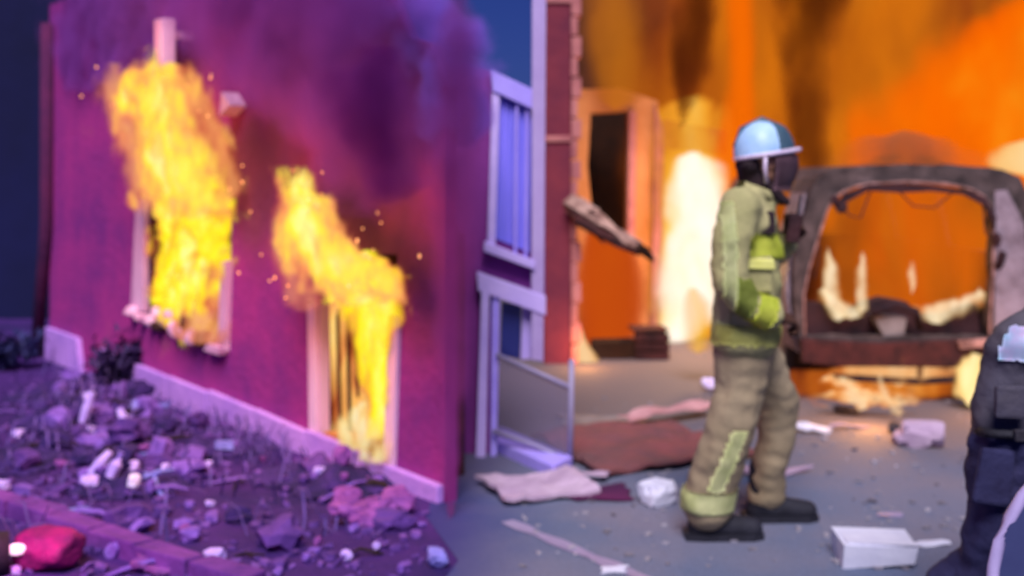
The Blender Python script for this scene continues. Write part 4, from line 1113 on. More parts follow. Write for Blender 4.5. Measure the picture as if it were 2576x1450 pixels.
b = MB(); b.box(fp(1905, 690, -.235), (.13, .03, .15), jitter=.008); b.build('pocket', M['coat'], ff, bevel=.01)
b = MB(); b.box(fp(1905, 664, -.255), (.14, .02, .045), jitter=.005); b.build('pocket_flap', M['silver'], ff, bevel=.006)
b = MB(); b.box(fp(1930, 560, -.20), (.055, .05, .10), jitter=.004); b.build('chest_pouch', M['hood'], ff, bevel=.008)
tro = remesh_body('trousers', [
    (fp(1876, 850, -.07), .135, fp(1876, 850, .07), .135),
    # near leg, trailing
    (fp(1868, 880, -.08), .128, fp(1858, 1000, -.10), .118),
    (fp(1858, 1000, -.10), .118, fp(1835, 1085, -.10), .108),
    (fp(1835, 1085, -.10), .112, fp(1802, 1180, -.08), .110),
    (fp(1802, 1180, -.08), .110, fp(1778, 1258, -.06), .124),
    # far leg
    (fp(1905, 890, .10), .118, fp(1956, 1010, .14), .102),
    (fp(1956, 1010, .14), .102, fp(1950, 1090, .16), .092),
    (fp(1950, 1090, .16), .092, fp(1926, 1240, .20), .086),
], M['trouser'], ff, voxel=.013, smooth=6, fold=.016, fscale=6.5)
band(tro, 'ankle_band', lambda c: Z(1284, -.1) < c.z < Z(1232, -.1) and c.x < X(1870) and c.y < .06, M['pale_lime'])
s0, s1 = fp(1862, 1085, -.2), fp(1800, 1245, -.2)
def stripe(c):
    f = (c.z - s0.z) / (s1.z - s0.z)
    return 0 < f < 1 and abs(c.x - (s0.x + (s1.x - s0.x) * f)) < .036 and c.y < -.08
band(tro, 'shin_stripe', stripe, M['pale_lime'])
def boot(px, py, dd, dirx, heel_up=0.0):
    a = fp(px, py, dd); g = Vector((a.x, a.y, 0))
    lift = Vector((0, 0, heel_up))
    caps = [(g + Vector((0, 0, .24)) + lift, .074, g + Vector((-.01, 0, .10)) + lift, .068), (g + Vector((-.035, 0, .055)) + lift, .055, g + Vector((.09, 0, .058)) + lift * .5, .056),
            (g + Vector((.09, 0, .058)) + lift * .5, .056, g + Vector((.20, -.01, .050)), .049)]
    o = remesh_body('boot', caps, M['rubber'], ff, voxel=.011, smooth=4, fold=0)
    for v in o.data.vertices: v.co.z = max(v.co.z, .006)
    b = MB()
    pts = [(-.10, -.05), (-.02, -.062), (.08, -.058), (.20, -.058), (.25, -.03), (.25, .03), (.20, .058), (.08, .056), (-.02, .06), (-.10, .05)]
    b.prism(pts, .0, .03, f=lambda x, z, y: Vector((g.x + x, g.y + z, y + .004)))
    if heel_up == 0: b.build('sole', M['rubber'], o)
    else: b.bm.free()
boot(1778, 1345, -.06, 1)
boot(1922, 1318, .20, 1)
# head, neck and face under the helmet
hc = fp(1922, 404)
def head_extra(b):
    b.ball(hc + Vector((.088, 0, -.012)), (.022, .014, .024), 10, 8)
    b.ball(hc + Vector((.02, -.078, -.01)), (.022, .012, .034), 10, 8)
    b.ball(hc + Vector((.02, .078, -.01)), (.022, .012, .034), 10, 8)
    b.ball(hc + Vector((.075, 0, -.068)), (.02, .028, .010), 10, 8)
head = remesh_body('head', [(hc + Vector((-.01, 0, .03)), .088, hc + Vector((.012, 0, -.045)), .072), (hc + Vector((.03, 0, -.05)), .056, hc + Vector((.038, 0, -.078)), .044),
                            (hc + Vector((-.02, 0, -.06)), .058, fp(1898, 500), .062)], M['skin'], ff, voxel=.008, smooth=3, fold=0, extra=head_extra)
for sy in (-1, 1):
    b = MB(); b.ball(hc + Vector((.072, sy * .032, .006)), .012, 10, 8); b.build('eye', M['paper'], head, smooth=True)
# helmet
def half_ball(b, c, r, z0, seg=26, rings=9, fx=None):
    rr = []
    for j in range(rings + 1):
        a = z0 + (math.pi / 2 - z0) * j / rings
        rr.append([b.bm.verts.new(Vector(c) + Vector((r[0] * math.cos(a) * math.cos(2 * math.pi * k / seg), r[1] * math.cos(a) * math.sin(2 * math.pi * k / seg), r[2] * math.sin(a)))) for k in range(seg)])
    for p, q in zip(rr, rr[1:]):
        for k in range(seg): b.face([p[k], p[(k + 1) % seg], q[(k + 1) % seg], q[k]])
    return b
hm = bpy.data.objects.new('helmet', None); link(hm, ff)
b = MB(); half_ball(b, hc + Vector((-.010, 0, .035)), (.126, .112, .142), -.12); b.build('shell', M['helmet'], hm, smooth=True)
b = MB(); half_ball(b, hc + Vector((.030, .012, .036)), (.112, .112, .140), -.05)       # darker front cap
fr = b.build('front_cap', M['helmet_dark'], hm, smooth=True)
b = MB()
pts = []
for k in range(29):
    a = 2 * math.pi * k / 28
    pts.append(hc + Vector((.014 + .142 * math.cos(a), .124 * math.sin(a), .028 + .022 * math.cos(a))))
b.tube(pts, .0105, 7, cap=False); b.build('brim', M['helmet_rim'], hm, smooth=True)
b = MB()   # comb over the crown
b.tube([hc + Vector((-.135, 0, .06)), hc + Vector((-.10, 0, .14)), hc + Vector((-.01, 0, .183)), hc + Vector((.09, 0, .14)), hc + Vector((.13, 0, .07))], [.008, .014, .016, .014, .008], 8)
b.build('comb', M['helmet_dark'], hm, smooth=True)
# visor: curved smoky shield in front of the face
b = MB(); n = 18; rr = []
for j, (dz, rx, ry) in enumerate(((.026, .146, .124), (-.02, .150, .122), (-.065, .142, .116), (-.110, .124, .10), (-.135, .108, .085))):
    rr.append([b.bm.verts.new(hc + Vector((.006 + rx * math.cos(a), ry * math.sin(a), dz))) for a in [(-1.45 + 2.9 * i / n) for i in range(n + 1)]])
for p, q in zip(rr, rr[1:]):
    for i in range(n): b.face([p[i], p[i + 1], q[i + 1], q[i]])
bmesh.ops.solidify(b.bm, geom=b.bm.faces[:], thickness=.005)
b.build('visor', M['visor'], hm, smooth=True)
b = MB(); b.tube([hc + Vector((-.02, -.118, .02)), hc + Vector((-.022, -.115, -.04)), hc + Vector((-.012, -.10, -.10))], .009, 7); b.build('strap', M['helmet_rim'], hm, smooth=True)
# neck curtain
ng = remesh_body('neck_guard', [(hc + Vector((-.075, -.05, -.02)), .048, hc + Vector((-.075, .05, -.02)), .048), (hc + Vector((-.055, 0, -.05)), .072, hc + Vector((-.02, 0, -.12)), .074),
                               (hc + Vector((-.01, -.06, -.11)), .030, hc + Vector((.085, -.05, -.185)), .022), (hc + Vector((-.01, .05, -.11)), .03, hc + Vector((.085, .03, -.185)), .022)],
                 M['hood'], ff, voxel=.010, smooth=4, fold=.003, fscale=20)
hand('glove', wr1 + Vector((.008, .005, -.008)), None, (1, .15, -.25), (.1, .25, -1), M['glove'], ff)
hand('glove', fp(1988, 604, .13), None, (.15, -.1, 1), (-.4, -.9, .1), M['glove'], ff)
# a dark hand radio held up in front
rd0 = fp(1996, 575, .05) + fo
rd = thing('hand_radio', 'dark hand radio raised in front of the firefighter chest', 'radio', rd0)
b = MB(); b.box((0, 0, 0), (.06, .04, .13), rot=Matrix.Rotation(.15, 4, 'Y')); b.build('case', M['van_dark'], rd, bevel=.008)
b = MB(); b.tube([(.02, 0, .06), (.035, 0, .15)], [.008, .005], 7); b.build('aerial', M['rubber'], rd)

# person at the right edge, bent forward
PD = 3.55
po = at(2500, 1000, PD); po.z = 0
pp = thing('person', 'stooping person in charcoal jacket and navy trousers by the burnt van', 'person', po)
def q_(px, py, dd=0.0): return at(px, py, PD + dd) - po
jk = remesh_body('jacket', [
    (q_(2520, 1068, -.10), .100, q_(2560, 1068, .12), .105),
    (q_(2535, 1000, -.10), .104, q_(2585, 1000, .14), .12), (q_(2550, 955, -.10), .104, q_(2600, 955, .14), .12), (q_(2520, 1045, -.10), .106, q_(2560, 1045, .12), .11),
    (q_(2572, 915, -.10), .092, q_(2630, 930, .16), .13), (q_(2562, 878, -.12), .090, q_(2650, 900, .12), .12), (q_(2572, 862, -.13), .090, q_(2680, 820, -.10), .11),
    (q_(2610, 870, -.10), .12, q_(2680, 860, .18), .14),
    (q_(2680, 800, -.12), .12, q_(2740, 780, .2), .13),
    (q_(2560, 1040, 0), .14, q_(2700, 820, 0), .15),
    # near arm reaching down and forward
    (q_(2690, 800, -.2), .085, q_(2740, 980, -.24), .07), (q_(2740, 980, -.24), .07, q_(2800, 1130, -.2), .055),
    (q_(2720, 790, .25), .085, q_(2790, 960, .3), .07), (q_(2790, 960, .3), .07, q_(2850, 1110, .25), .055)],
    M['grey_cloth'], pp, voxel=.013, smooth=5, fold=.016, fscale=8)
pZ = lambda py: q_(0, py).z
pX = lambda px: q_(px, 0).x
bx0 = at(2510, 868, 3.3) - po; bz0, bz1 = (at(0, 912, 3.3) - po).z, (at(0, 832, 3.3) - po).z
band(jk, 'back_patch', lambda c: bz0 < c.z < bz1 and bx0.x + .012 < c.x < bx0.x + .26 and c.y < -.17, M['reflect'], off=.009)
b = MB(); b.tube([q_(2462, 1086, -.15), q_(2500, 1092, -.225), q_(2580, 1096, -.225), q_(2660, 1092, -.12)], .014, 8); b.build('belt', M['rubber'], pp, smooth=True)
b = MB(); b.box(q_(2566, 1096, -.245), (.035, .02, .035)); b.build('buckle', M['dark_scrap'], pp, bevel=.005)
b = MB(); b.box(q_(2500, 1200, -.21), (.11, .03, .17), rot=Matrix.Rotation(.12, 4, 'Y'), jitter=.006); b.build('trouser_pocket', M['navy_cloth'], pp, bevel=.012)
b = MB(); b.box(q_(2545, 1010, -.24), (.10, .03, .10), jitter=.006); b.build('jacket_pocket', M['grey_cloth'], pp, bevel=.01)
band(jk, 'hem', lambda c: c.z < pZ(1086), M['hood'])
pt = remesh_body('trousers', [
    (q_(2540, 1090, -.09), .115, q_(2560, 1090, .10), .115),
    (q_(2530, 1120, -.09), .122, q_(2520, 1280, -.10), .108),
    (q_(2520, 1280, -.10), .108, q_(2490, 1420, -.06), .092), (q_(2490, 1420, -.06), .092, q_(2420, 1600, .02), .080), (q_(2420, 1600, .02), .08, q_(2400, 1660, .02), .078),
    (q_(2570, 1120, .10), .115, q_(2640, 1340, .14), .10), (q_(2640, 1340, .14), .10, q_(2640, 1640, .16), .075),
    (q_(2455, 1430, .0), .085, q_(2390, 1470, .05), .075)],
    M['navy_cloth'], pp, voxel=.013, smooth=5, fold=.017, fscale=8)
ph = remesh_body('head', [(q_(2800, 730), .088, q_(2830, 770), .07), (q_(2835, 775), .055, q_(2845, 795), .042), (q_(2790, 770), .055, q_(2730, 800), .06)], M['skin'], pp, voxel=.01, smooth=3, fold=0)
b = MB(); half_ball(b, q_(2795, 722), (.10, .095, .10), -.1); b.build('cap', M['navy_cloth'], pp, smooth=True)
for (px, dd, s_) in ((2802, -.2, 1), (2852, .25, 1)):
    hand('hand', q_(px, 1130 if dd < 0 else 1110, dd), None, (.5, 0, -1), (.9, .2, .3), M['skin'], pp)
for px, dd in ((2400, .02), (2640, .16)):
    g = q_(px, 1700, dd); g.z = 0
    bo = remesh_body('boot', [(g + Vector((0, 0, .20)), .07, g + Vector((0, 0, .09)), .065), (g + Vector((-.03, 0, .055)), .052, g + Vector((.19, 0, .05)), .047)], M['rubber'], pp, voxel=.012, smooth=4, fold=0)
    for v in bo.data.vertices: v.co.z = max(v.co.z, .005)

# curved shield with a pale rim beside the stooping person
sdp = at(2600, 1500, 3.0); sdp.z = 0
sh_o = thing('riot_shield', 'slate blue round shield with a pale lilac rim beside the stooping person', 'shield', sdp)
cz = .46; rad = .46
def arc_pts(r, n=40): return [(r * math.cos(2 * math.pi * k / n), cz + r * math.sin(2 * math.pi * k / n)) for k in range(n)]
cx0 = at(2905, 1450, 3.0).x - sdp.x
b = MB(); b.prism([(x + cx0, z) for x, z in arc_pts(rad - .01)], -.012, .012); b.build('panel', M['panel_blue'], sh_o)
b = MB(); pts = [(x + cx0, 0, z + .012) for x, z in arc_pts(rad - .014)]; b.tube(pts + pts[:1], .017, 8, cap=False); b.build('rim', M['rim_pale'], sh_o, smooth=True)

# ------------------------------------------------------------------ heaps of earth and ash in front of the plinth
HEAPS = [(gp(230, 1050), .55, .16), (gp(400, 1130), .50, .13), (gp(330, 1215), .38, .10), (gp(140, 1000), .40, .10), (gp(560, 1120), .40, .07), (gp(870, 1225), .34, .10), (gp(60, 1160), .4, .07), (gp(740, 1200), .3, .05)]
def heap_h(x, y):
    h = 0.0
    for c, r, a in HEAPS:
        d = math.hypot(x - c.x, y - c.y) / r
        if d < 1: h = max(h, a * (1 - d * d) ** 1.5 * (1 + .55 * mnoise.noise(Vector((x * 6, y * 6, 1))) + .35 * mnoise.noise(Vector((x * 15, y * 15, 4)))))
    return max(0.0, h)
b = MB()
x0, x1, y0, y1 = -5.2, -.35, 5.0, 10.4
nx_, ny_ = 120, 130
gv = {}
for j in range(ny_ + 1):
    for i in range(nx_ + 1):
        x, y = x0 + (x1 - x0) * i / nx_, y0 + (y1 - y0) * j / ny_
        h = heap_h(x, y)
        if h > .004: gv[(i, j)] = b.bm.verts.new((x, y, h))
for (i, j), v in list(gv.items()):
    q4 = [gv.get((i, j)), gv.get((i + 1, j)), gv.get((i + 1, j + 1)), gv.get((i, j + 1))]
    if all(q4): b.face(q4)
M['heap'] = mat('dark_violet_ash', (0.055, 0.020, 0.17), (0.010, 0.005, 0.05), 5, .95, .9, bscale=30)
tag(b.build('ash_heap', M['heap']), 'dark violet heaps of ash and earth against the lilac plinth', 'ash heap', kind='stuff')
# dry weeds tangled through the heaps
rnd = random.Random(31)
b = MB()
for i in range(700):
    px, py = rnd.choice([(rnd.gauss(330, 120), rnd.gauss(1000, 45)), (rnd.gauss(600, 140), rnd.gauss(1120, 40)), (rnd.gauss(180, 80), rnd.gauss(1060, 60)), (rnd.uniform(0, 1000), rnd.uniform(980, 1380))])
    if py < 905 + (px - 125) * .365 + 12 or px > 1080: continue
    g = gp(px, py); g.z = heap_h(g.x, g.y)
    a = rnd.uniform(0, 6.28); ln = rnd.uniform(.05, .17); w = .006
    d = Vector((math.cos(a), math.sin(a), 0)); sd2 = Vector((-d.y, d.x, 0)) * w
    p1 = g + d * ln * .35 + Vector((0, 0, ln * .75)); p2 = g + d * ln + Vector((0, 0, ln * rnd.uniform(.5, 1.0)))
    vs = [b.bm.verts.new(g - sd2), b.bm.verts.new(g + sd2), b.bm.verts.new(p1 + sd2), b.bm.verts.new(p1 - sd2), b.bm.verts.new(p2)]
    b.face(vs[:4]); b.face([vs[3], vs[2], vs[4]])
tag(b.build('weeds', mat('dry_violet_weed', (.16, .08, .36), (.04, .02, .14), 3, .8, 0)), 'dry dark weeds tangled through the rubble before the house', 'weeds', kind='stuff')

# ------------------------------------------------------------------ things lying on the road
def lay(name, label, cat, px, py, builder, m, rz=0.0, tilt=0.0, group=None, z=.005):
    b = MB(); builder(b)
    g_ = gp(px, py)
    o = b.build(name, m, loc=g_ + Vector((0, 0, z + heap_h(g_.x, g_.y) * .9)))
    o.rotation_euler = (tilt, 0, rz)
    tag(o, label, cat, group)
    return o
def pxm(px, y): return px * (CAMZ * F / (y - HY)) / F
lay('cardboard_sheet', 'large crumpled mauve cardboard sheet lying before the lavender porch', 'cardboard', 1352, 1238, lambda b: b.sheet(.50, .42, .035, .02, 11, 3, .07, .02), M['card'], .35)
lay('torn_board', 'narrow torn strip of board poking out of the mauve cardboard', 'board', 1470, 1212, lambda b: b.sheet(.24, .07, .02, .012, 6, 8, .3), M['card'], -.25, z=.03)
lay('dark_tarpaulin', 'flat dark plum rag spread beside the cardboard sheet', 'rag', 1500, 1248, lambda b: b.sheet(.34, .22, .015, .008, 7, 12, .3), M['stucco_dark'], .1)
lay('red_cloth', 'dusty red cloth heaped on the road behind the firefighter', 'cloth', 1600, 1130, lambda b: b.sheet(1.0, 1.0, .035, .02, 16, 21, .12, .0), M['red_cloth'], .45)
lay('pink_cloth', 'long pale pink rag trailing over the red cloth', 'rag', 1690, 1062, lambda b: b.sheet(.75, .13, .035, .012, 12, 25, .2), M['pink_cloth'], .62, z=.06)
lay('crumpled_paper', 'crumpled white paper beside the firefighter trailing boot', 'paper', 1656, 1268, lambda b: b.chunk((0, 0, .055), (.17, .15, .11), .35, 3, 2), M['paper'])
lay('paper_box', 'flat white box lying nearest on the road', 'box', 2196, 1412, lambda b: (b.box((0, 0, .05), (.30, .22, .085), jitter=.012), b.box((.01, .0, .098), (.285, .205, .008), jitter=.006)), M['paper'], -.06)
lay('paper_scrap', 'thin white strip pointing at the stooping person', 'paper', 2330, 1376, lambda b: b.sheet(.20, .05, .02, .008, 6, 33, .3), M['paper'], .2)
lay('paper_scrap', 'small grey scrap behind the flat white box', 'paper', 2240, 1302, lambda b: b.sheet(.11, .05, .012, .008, 6, 37, .3), M['rail'])
lay('cardboard_shard', 'long pointed pale shard in front of the far boot', 'shard', 1950, 1195, lambda b: b.prism([(-.20, -.05), (.02, -.075), (.22, .05), (.05, .035), (-.15, .06)], .0, .015, f=lambda x, z, y: Vector((x, z, y + .02 * abs(x) / .2))), M['card'])
lay('white_rag', 'crumpled white rag standing on the road before the van', 'rag', 2322, 1125, lambda b: (b.chunk((0, 0, .07), (.24, .14, .15), .45, 3, 5), b.chunk((-.10, .05, .04), (.16, .12, .08), .4, 2, 6)), M['pink_cloth'] if False else M['card'])
lay('plastic_shard', 'pale teal shard lying near the far trouser leg', 'shard', 2040, 1090, lambda b: b.sheet(.22, .10, .03, .012, 6, 41, .35), M['paper'], -.3)
lay('dark_scrap', 'small black lump beside the white rag', 'scrap', 2248, 1092, lambda b: b.chunk((0, 0, .035), (.09, .07, .07), .4, 2, 8), M['dark_scrap'])
lay('dark_scrap', 'flat black scrap close to the fire under the van', 'scrap', 2130, 1046, lambda b: b.chunk((0, 0, .03), (.16, .08, .06), .4, 2, 9), M['dark_scrap'])
lay('metal_strip', 'bent grey strip lying between teal shard and black lump', 'strip', 2130, 1082, lambda b: b.sheet(.26, .05, .03, .010, 7, 45, .25), M['rail'], .25)
lay('white_scrap', 'small cream scrap lying beyond the red cloth', 'scrap', 1787, 985, lambda b: b.chunk((0, 0, .05), (.13, .08, .09), .4, 2, 14), M['violet_white'])
lay('grey_mat', 'flat grey mat lying beyond the glass railing', 'mat', 1520, 1070, lambda b: b.sheet(.55, .4, .015, .012, 7, 49, .15), M['plate'])
lay('paper_scrap', 'white scrap at the very bottom of the road', 'paper', 2545 - 1000, 1443, lambda b: b.sheet(.10, .05, .015, .008, 5, 53, .3), M['paper'])
lay('stone_lump', 'bluish white lump on the dark road edge', 'stone', 1099, 1424, lambda b: b.chunk((0, 0, .03), (.11, .08, .07), .35, 2, 17), M['blue_pale'])

# ------------------------------------------------------------------ rubble on the violet soil: pieces one can point to
def piece(name, label, cat, px, py, wpx, hpx, m, kind='chunk', rz=0.0):
    s_ = (CAMZ * F / (py - HY)) / F
    w, h = wpx * s_, hpx * s_
    if kind == 'chunk': f = lambda b: b.chunk((0, 0, h * .42), (w, w * .75, h), .38, 2, int(px * 7 + py))
    elif kind == 'sheet': f = lambda b: b.sheet(w, h * 1.7, .03, .018, 7, int(px + py), .3, .03)
    elif kind == 'plank': f = lambda b: b.box((0, 0, .03), (w, max(.05, h * 1.1), .035), rot=Matrix.Rotation(.09, 4, 'Y'), jitter=.008)
    elif kind == 'stake':  # piece leaning upright
        f = lambda b: b.tube([(-w * .5, .0, .01), (0, .01, h * .55), (w * .45, .03, h)], [.028, .032, .02], 6)
    elif kind == 'stakel':
        f = lambda b: b.tube([(w * .5, .0, .01), (0, .01, h * .55), (-w * .45, .03, h)], [.028, .032, .02], 6)
    lay(name, label, cat, px, py + (hpx * .45 if kind in ('chunk', 'stake', 'stakel') else 0), f, m, rz)
PZ = [
    ('curved_sheet', 'curved violet sheet nearest the lilac plinth corner', 'sheet', 191, 955, 62, 34, 'violet_mid', 'sheet', -.2),
    ('rubble_lump', 'violet lump below the curved sheet', 'lump', 150, 996, 34, 28, 'violet_mid', 'chunk', 0),
    ('upright_board', 'pale upright board standing in the rubble heap', 'board', 217, 1050, 22, 84, 'violet_pale', 'stake', 0),
    ('stone_lump', 'pale block at the foot of the upright board', 'block', 226, 1086, 40, 24, 'violet_pale', 'chunk', 0),
    ('broken_plank', 'short violet plank beside the upright board', 'plank', 266, 1100, 52, 16, 'violet_mid', 'plank', .2),
    ('stone_lump', 'small pale stone on top of the bluish slab', 'stone', 314, 1028, 30, 18, 'violet_pale', 'chunk', 0),
    ('broken_slab', 'wide bluish slab lying below the scorched shrub', 'slab', 380, 1052, 86, 40, 'blue_pale', 'sheet', -.15),
    ('leaning_stick', 'pale stick leaning across the rubble below the slab', 'stick', 311, 1066, 34, 54, 'violet_pale', 'stakel', 0),
    ('broken_plank', 'thin blue plank pointing away from the bluish slab', 'plank', 450, 1074, 66, 12, 'blue_pale', 'plank', .5),
    ('leaning_stick', 'short dull stick under the bluish slab', 'stick', 366, 1096, 16, 34, 'violet_mid', 'stake', 0),
    ('stone_lump', 'bright round stone alone on dark soil', 'stone', 201, 1146, 24, 20, 'violet_pale', 'chunk', 0),
    ('stone_lump', 'dim round stone on dark soil near the picture edge', 'stone', 123, 1107, 26, 20, 'violet_mid', 'chunk', 0),
    ('broken_plank', 'dull violet plank above the white fragments', 'plank', 314, 1148, 76, 18, 'violet_mid', 'plank', -.25),
    ('rubble_lump', 'tall violet lump of masonry in the rubble heap', 'lump', 402, 1160, 58, 66, 'violet_mid', 'chunk', 0),
    ('rubble_lump', 'flat violet lump touching the tall masonry lump', 'lump', 450, 1196, 40, 22, 'violet_mid', 'chunk', 0),
    ('leaning_stick', 'forked pale stick rising from the bright fragments', 'stick', 252, 1206, 44, 56, 'violet_pale', 'stake', 0),
    ('stone_lump', 'bluish white fragment at the foot of the forked stick', 'fragment', 224, 1230, 44, 30, 'violet_pale', 'chunk', 0),
    ('leaning_stick', 'pale stick standing between two bright fragments', 'stick', 290, 1212, 24, 62, 'violet_pale', 'stake', 0),
    ('plaster_fragment', 'upper lilac white plaster fragment of the brightest pair', 'fragment', 330, 1208, 40, 30, 'violet_pale', 'chunk', 0),
    ('plaster_fragment', 'brightest white plaster fragment in the rubble', 'fragment', 338, 1234, 42, 34, 'violet_white', 'chunk', 0),
    ('plaster_fragment', 'violet fragment just beyond the brightest white fragment', 'fragment', 378, 1234, 26, 34, 'violet_mid', 'chunk', 0),
    ('stone_lump', 'bright bluish stone below the plinth shadow', 'stone', 522, 1172, 26, 22, 'violet_pale', 'chunk', 0),
    ('broken_plank', 'pale blue splinter beside the bright bluish stone', 'splinter', 566, 1145, 44, 12, 'blue_pale', 'plank', .45),
    ('stone_lump', 'lilac stone midway between kerb and white fragments', 'stone', 476, 1273, 26, 22, 'violet_mid', 'chunk', 0),
    ('plaster_fragment', 'lilac fragment cut by the picture edge above the kerb', 'fragment', 6, 1222, 36, 24, 'violet_pale', 'chunk', 0),
    ('broken_plank', 'short lilac plank lying just above the kerb', 'plank', 66, 1250, 58, 18, 'violet_mid', 'plank', -.5),
    ('plaster_fragment', 'pale lilac fragment on the kerb', 'fragment', 350, 1386, 54, 22, 'violet_pale', 'chunk', 0),
    ('rubble_lump', 'broad lilac slab below the kerb', 'slab', 400, 1438, 110, 44, 'pink_debris', 'sheet', .1),
    ('plaster_fragment', 'dim lilac fragment on open soil', 'fragment', 480, 1345, 54, 34, 'violet_mid', 'chunk', 0),
    ('plaster_fragment', 'bright pinkish fragment low on the open soil', 'fragment', 540, 1400, 56, 34, 'violet_pale', 'chunk', 0),
    ('stone_lump', 'pale stone beside the door jamb foot', 'stone', 803, 1217, 30, 20, 'violet_pale', 'chunk', 0),
    ('rubble_lump', 'pink lump of masonry under the door step', 'lump', 861, 1204, 44, 52, 'pink_debris', 'chunk', 0),
    ('stone_lump', 'small bright pink stone under the masonry lump', 'stone', 866, 1240, 20, 18, 'pink_debris', 'chunk', 0),
    ('leaning_stick', 'short pale stick standing alone on the soil', 'stick', 702, 1340, 20, 46, 'violet_pale', 'stake', 0),
    ('stone_lump', 'pinkish stone below the doorway rubble', 'stone', 803, 1364, 26, 20, 'pink_debris', 'chunk', 0),
    ('stone_lump', 'pale stone nearest the dark road edge', 'stone', 946, 1376, 20, 18, 'violet_pale', 'chunk', 0),
    ('stone_lump', 'mauve stone between two pink stones', 'stone', 769, 1404, 24, 20, 'violet_mid', 'chunk', 0),
    ('plaster_fragment', 'curled pale pink fragment with a dark hollow', 'fragment', 873, 1400, 34, 26, 'violet_pale', 'chunk', 0),
    ('stone_lump', 'lilac stone on the pink rubble mound', 'stone', 977, 1294, 26, 24, 'pink_debris', 'chunk', 0),
    ('stone_lump', 'lilac stone at the lower edge below the mound', 'stone', 1008, 1434, 18, 22, 'violet_mid', 'chunk', 0),
    ('stone_lump', 'lilac stone at the lower edge under the lone stick', 'stone', 699, 1440, 30, 20, 'violet_mid', 'chunk', 0),
]
for p in PZ:
    piece(p[0], p[1], p[2], p[3], p[4], p[5], p[6], M[p[7]], p[8], p[9])
# mound below the door and the arched pipe
lay('rubble_mound', 'pink violet mound of rubble spilling from the doorway', 'mound', 940, 1300, lambda b: [b.chunk((random.uniform(-.14, .14), random.uniform(-.17, .17), random.uniform(.02, .07)), (random.uniform(.08, .17), random.uniform(.08, .15), random.uniform(.06, .11)), .4, 2, 77 + q) for q in range(11)], M['pink_debris'])
b = MB()
a0 = gp(942, 1240)
b.tube([at(905, 1246, a0.y) - a0, at(915, 1226, a0.y) - a0, at(940, 1214, a0.y) - a0, at(965, 1220, a0.y) - a0, at(980, 1244, a0.y) - a0], .022, 8)
tag(b.build('charred_hoop', M['char'], loc=a0, smooth=True), 'charred hoop half buried above the pink mound', 'hoop')

# plain chips: alike, each a thing of its own
rnd = random.Random(11)
chips = []
for i in range(6):
    b = MB(); b.chunk((0, 0, .02), (.075, .06, .05), .4, 1, 100 + i)
    me = b.build('rubble_chip', M[('violet_mid', 'violet_dull', 'violet_dull', 'violet_pale', 'violet_mid', 'pink_debris')[i]]); chips.append(me)
def inside_soil(px, py):
    # below the facade's base line, left of the road
    return py > 905 + (px - 125) * .365 + 22 and px < 1090 - (py - 1270) * .2
sticks, lumps = [], []
for i in range(4):
    b = MB(); b.tube([(-.10, 0, .012), (-.03, .012 * (i - 1), .03), (.05, -.008, .035), (.11, .01 * i, .018)], [.009, .013, .012, .006], 5)
    sticks.append(b.build('broken_stick', M[('violet_mid', 'violet_dull', 'blue_pale', 'char')[i]]))
    b = MB(); b.chunk((0, 0, .04), (.16, .12, .10), .55, 2, 300 + i)
    lumps.append(b.build('earth_clod', M[('violet_dull', 'violet_mid', 'heap', 'violet_dull')[i]]))
for protos, nn_, lab, cat_, grp in ((sticks, 60, 'short broken stick lying in the violet rubble before the house', 'stick', 'broken sticks in the rubble'),
                                    (lumps, 46, 'dull violet clod of earth among the rubble before the house', 'clod', 'earth clods among the rubble')):
    k_ = 0
    while k_ < nn_:
        px, py = (rnd.gauss(300, 130), rnd.gauss(1110, 80)) if rnd.random() < .6 else (rnd.uniform(0, 1060), rnd.uniform(980, 1440))
        if not inside_soil(px, py) or py > 1440 or px < -10: continue
        if k_ < len(protos): o = protos[k_]
        else: o = rnd.choice(protos).copy(); COL.objects.link(o)
        g = gp(px, py); g.z = heap_h(g.x, g.y) * .9
        o.location = g; o.rotation_euler = (rnd.uniform(-.25, .25), rnd.uniform(-.35, .1), rnd.uniform(0, 6.28)) if protos is sticks else (0, 0, rnd.uniform(0, 6.28))
        q = rnd.uniform(.6, 1.35); o.scale = (q, q * rnd.uniform(.8, 1.2), q * rnd.uniform(.6, 1.2))
        tag(o, lab, cat_, grp); k_ += 1
cnt = 0
while cnt < 80:
    px, py = rnd.uniform(-20, 1080), rnd.uniform(930, 1460)
    if rnd.random() < .45: px, py = rnd.gauss(300, 110), rnd.gauss(1110, 75)
    if not inside_soil(px, py) or py > 1455: continue
    if cnt < 6: o = chips[cnt]
    else: o = rnd.choice(chips).copy(); COL.objects.link(o)
    g = gp(px, py); g.z = heap_h(g.x, g.y) * .95
    o.location = g; o.rotation_euler = (0, 0, rnd.uniform(0, 6.28))
    s_ = rnd.uniform(.5, 1.35); o.scale = (s_, s_ * rnd.uniform(.7, 1.2), s_ * rnd.uniform(.6, 1.2))
    tag(o, 'small violet rubble chip lying loose on the soil before the magenta house', 'rubble', 'loose rubble chips on the soil')
    cnt += 1
b = MB()
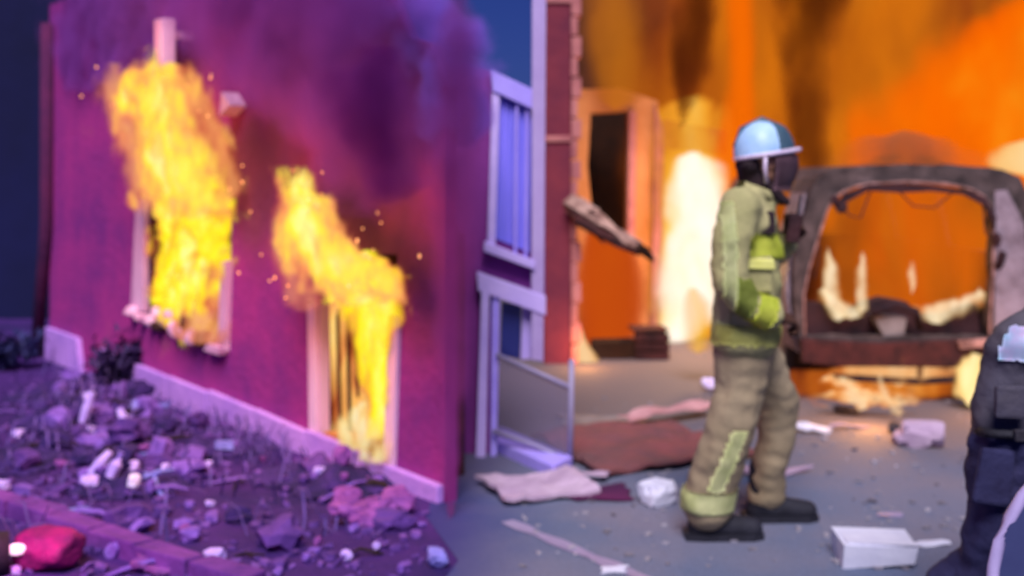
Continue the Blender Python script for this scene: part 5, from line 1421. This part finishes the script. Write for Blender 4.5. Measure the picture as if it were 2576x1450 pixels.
for i in range(800):
    px, py = rnd.uniform(-60, 1080), rnd.uniform(905, 1470)
    if rnd.random() < .35: px, py = rnd.gauss(330, 160), rnd.gauss(1100, 80)
    if not inside_soil(px, py) or py < 900: continue
    g = gp(px, py); s_ = rnd.uniform(.008, .034)
    r = bmesh.ops.create_cube(b.bm, size=1, matrix=Matrix.Translation(g + Vector((0, 0, s_ * .3 + heap_h(g.x, g.y)))) @ Matrix.Rotation(rnd.uniform(0, 6.28), 4, 'Z') @ Matrix.Rotation(rnd.uniform(-.6, .6), 4, 'X') @ Matrix.Diagonal((s_ * 1.6, s_, s_ * .7, 1)))
    for v in r['verts']: v.co += Vector([rnd.uniform(-1, 1) * s_ * .2 for _ in range(3)])
grit = b.build('rubble', mat('mixed_violet_grit', (.17, .065, .36), (.04, .012, .13), 5, .85, 0))
tag(grit, 'fine violet rubble scattered over the soil before the magenta house', 'rubble', kind='stuff')
b = MB()
for i in range(260):
    px, py = rnd.uniform(1300, 2560), rnd.uniform(1000, 1440)
    g = gp(px, py); s_ = rnd.uniform(.006, .022)
    bmesh.ops.create_cube(b.bm, size=1, matrix=Matrix.Translation(g + Vector((0, 0, s_ * .3 + .004))) @ Matrix.Rotation(rnd.uniform(0, 6.28), 4, 'Z') @ Matrix.Diagonal((s_ * 1.8, s_, s_ * .5, 1)))
tag(b.build('litter', mat('mixed_grey_litter', (.40, .38, .46), (.06, .05, .07), 3, .85, 0)), 'fine ash and litter scattered over the asphalt', 'litter', kind='stuff')

# fallen red lamp at the lower left
lp = gp(110, 1425)
rl_ = thing('red_lamp', 'fallen red lamp glowing on the soil below the kerb', 'lamp', lp)
s_ = lp.y / F
b = MB(); b.chunk((.02, 0, .075), (.27, .20, .14), .2, 4, 5); b.build('lens', M['red_lens'], rl_, smooth=True)
b = MB(); b.ball((-.08, -.075, .095), (.042, .03, .022), 14, 10); b.build('bulb', emit_mat('hot_pink_bulb', (1.0, .62, .85), 1.3), rl_, smooth=True)
b = MB(); b.tube([(-.12, -.05, .07), (-.22, -.10, .07), (-.32, -.14, .06)], [.09, .10, .08], 16); b.build('housing', M['rubber'], rl_, smooth=True)
la = bpy.data.lights.new('lamp_light', 'POINT'); la.energy = 5; la.color = (1, .08, .45); la.shadow_soft_size = .05
lo = bpy.data.objects.new('lamp_light', la); lo.location = (.0, -.22, .30); link(lo, rl_)
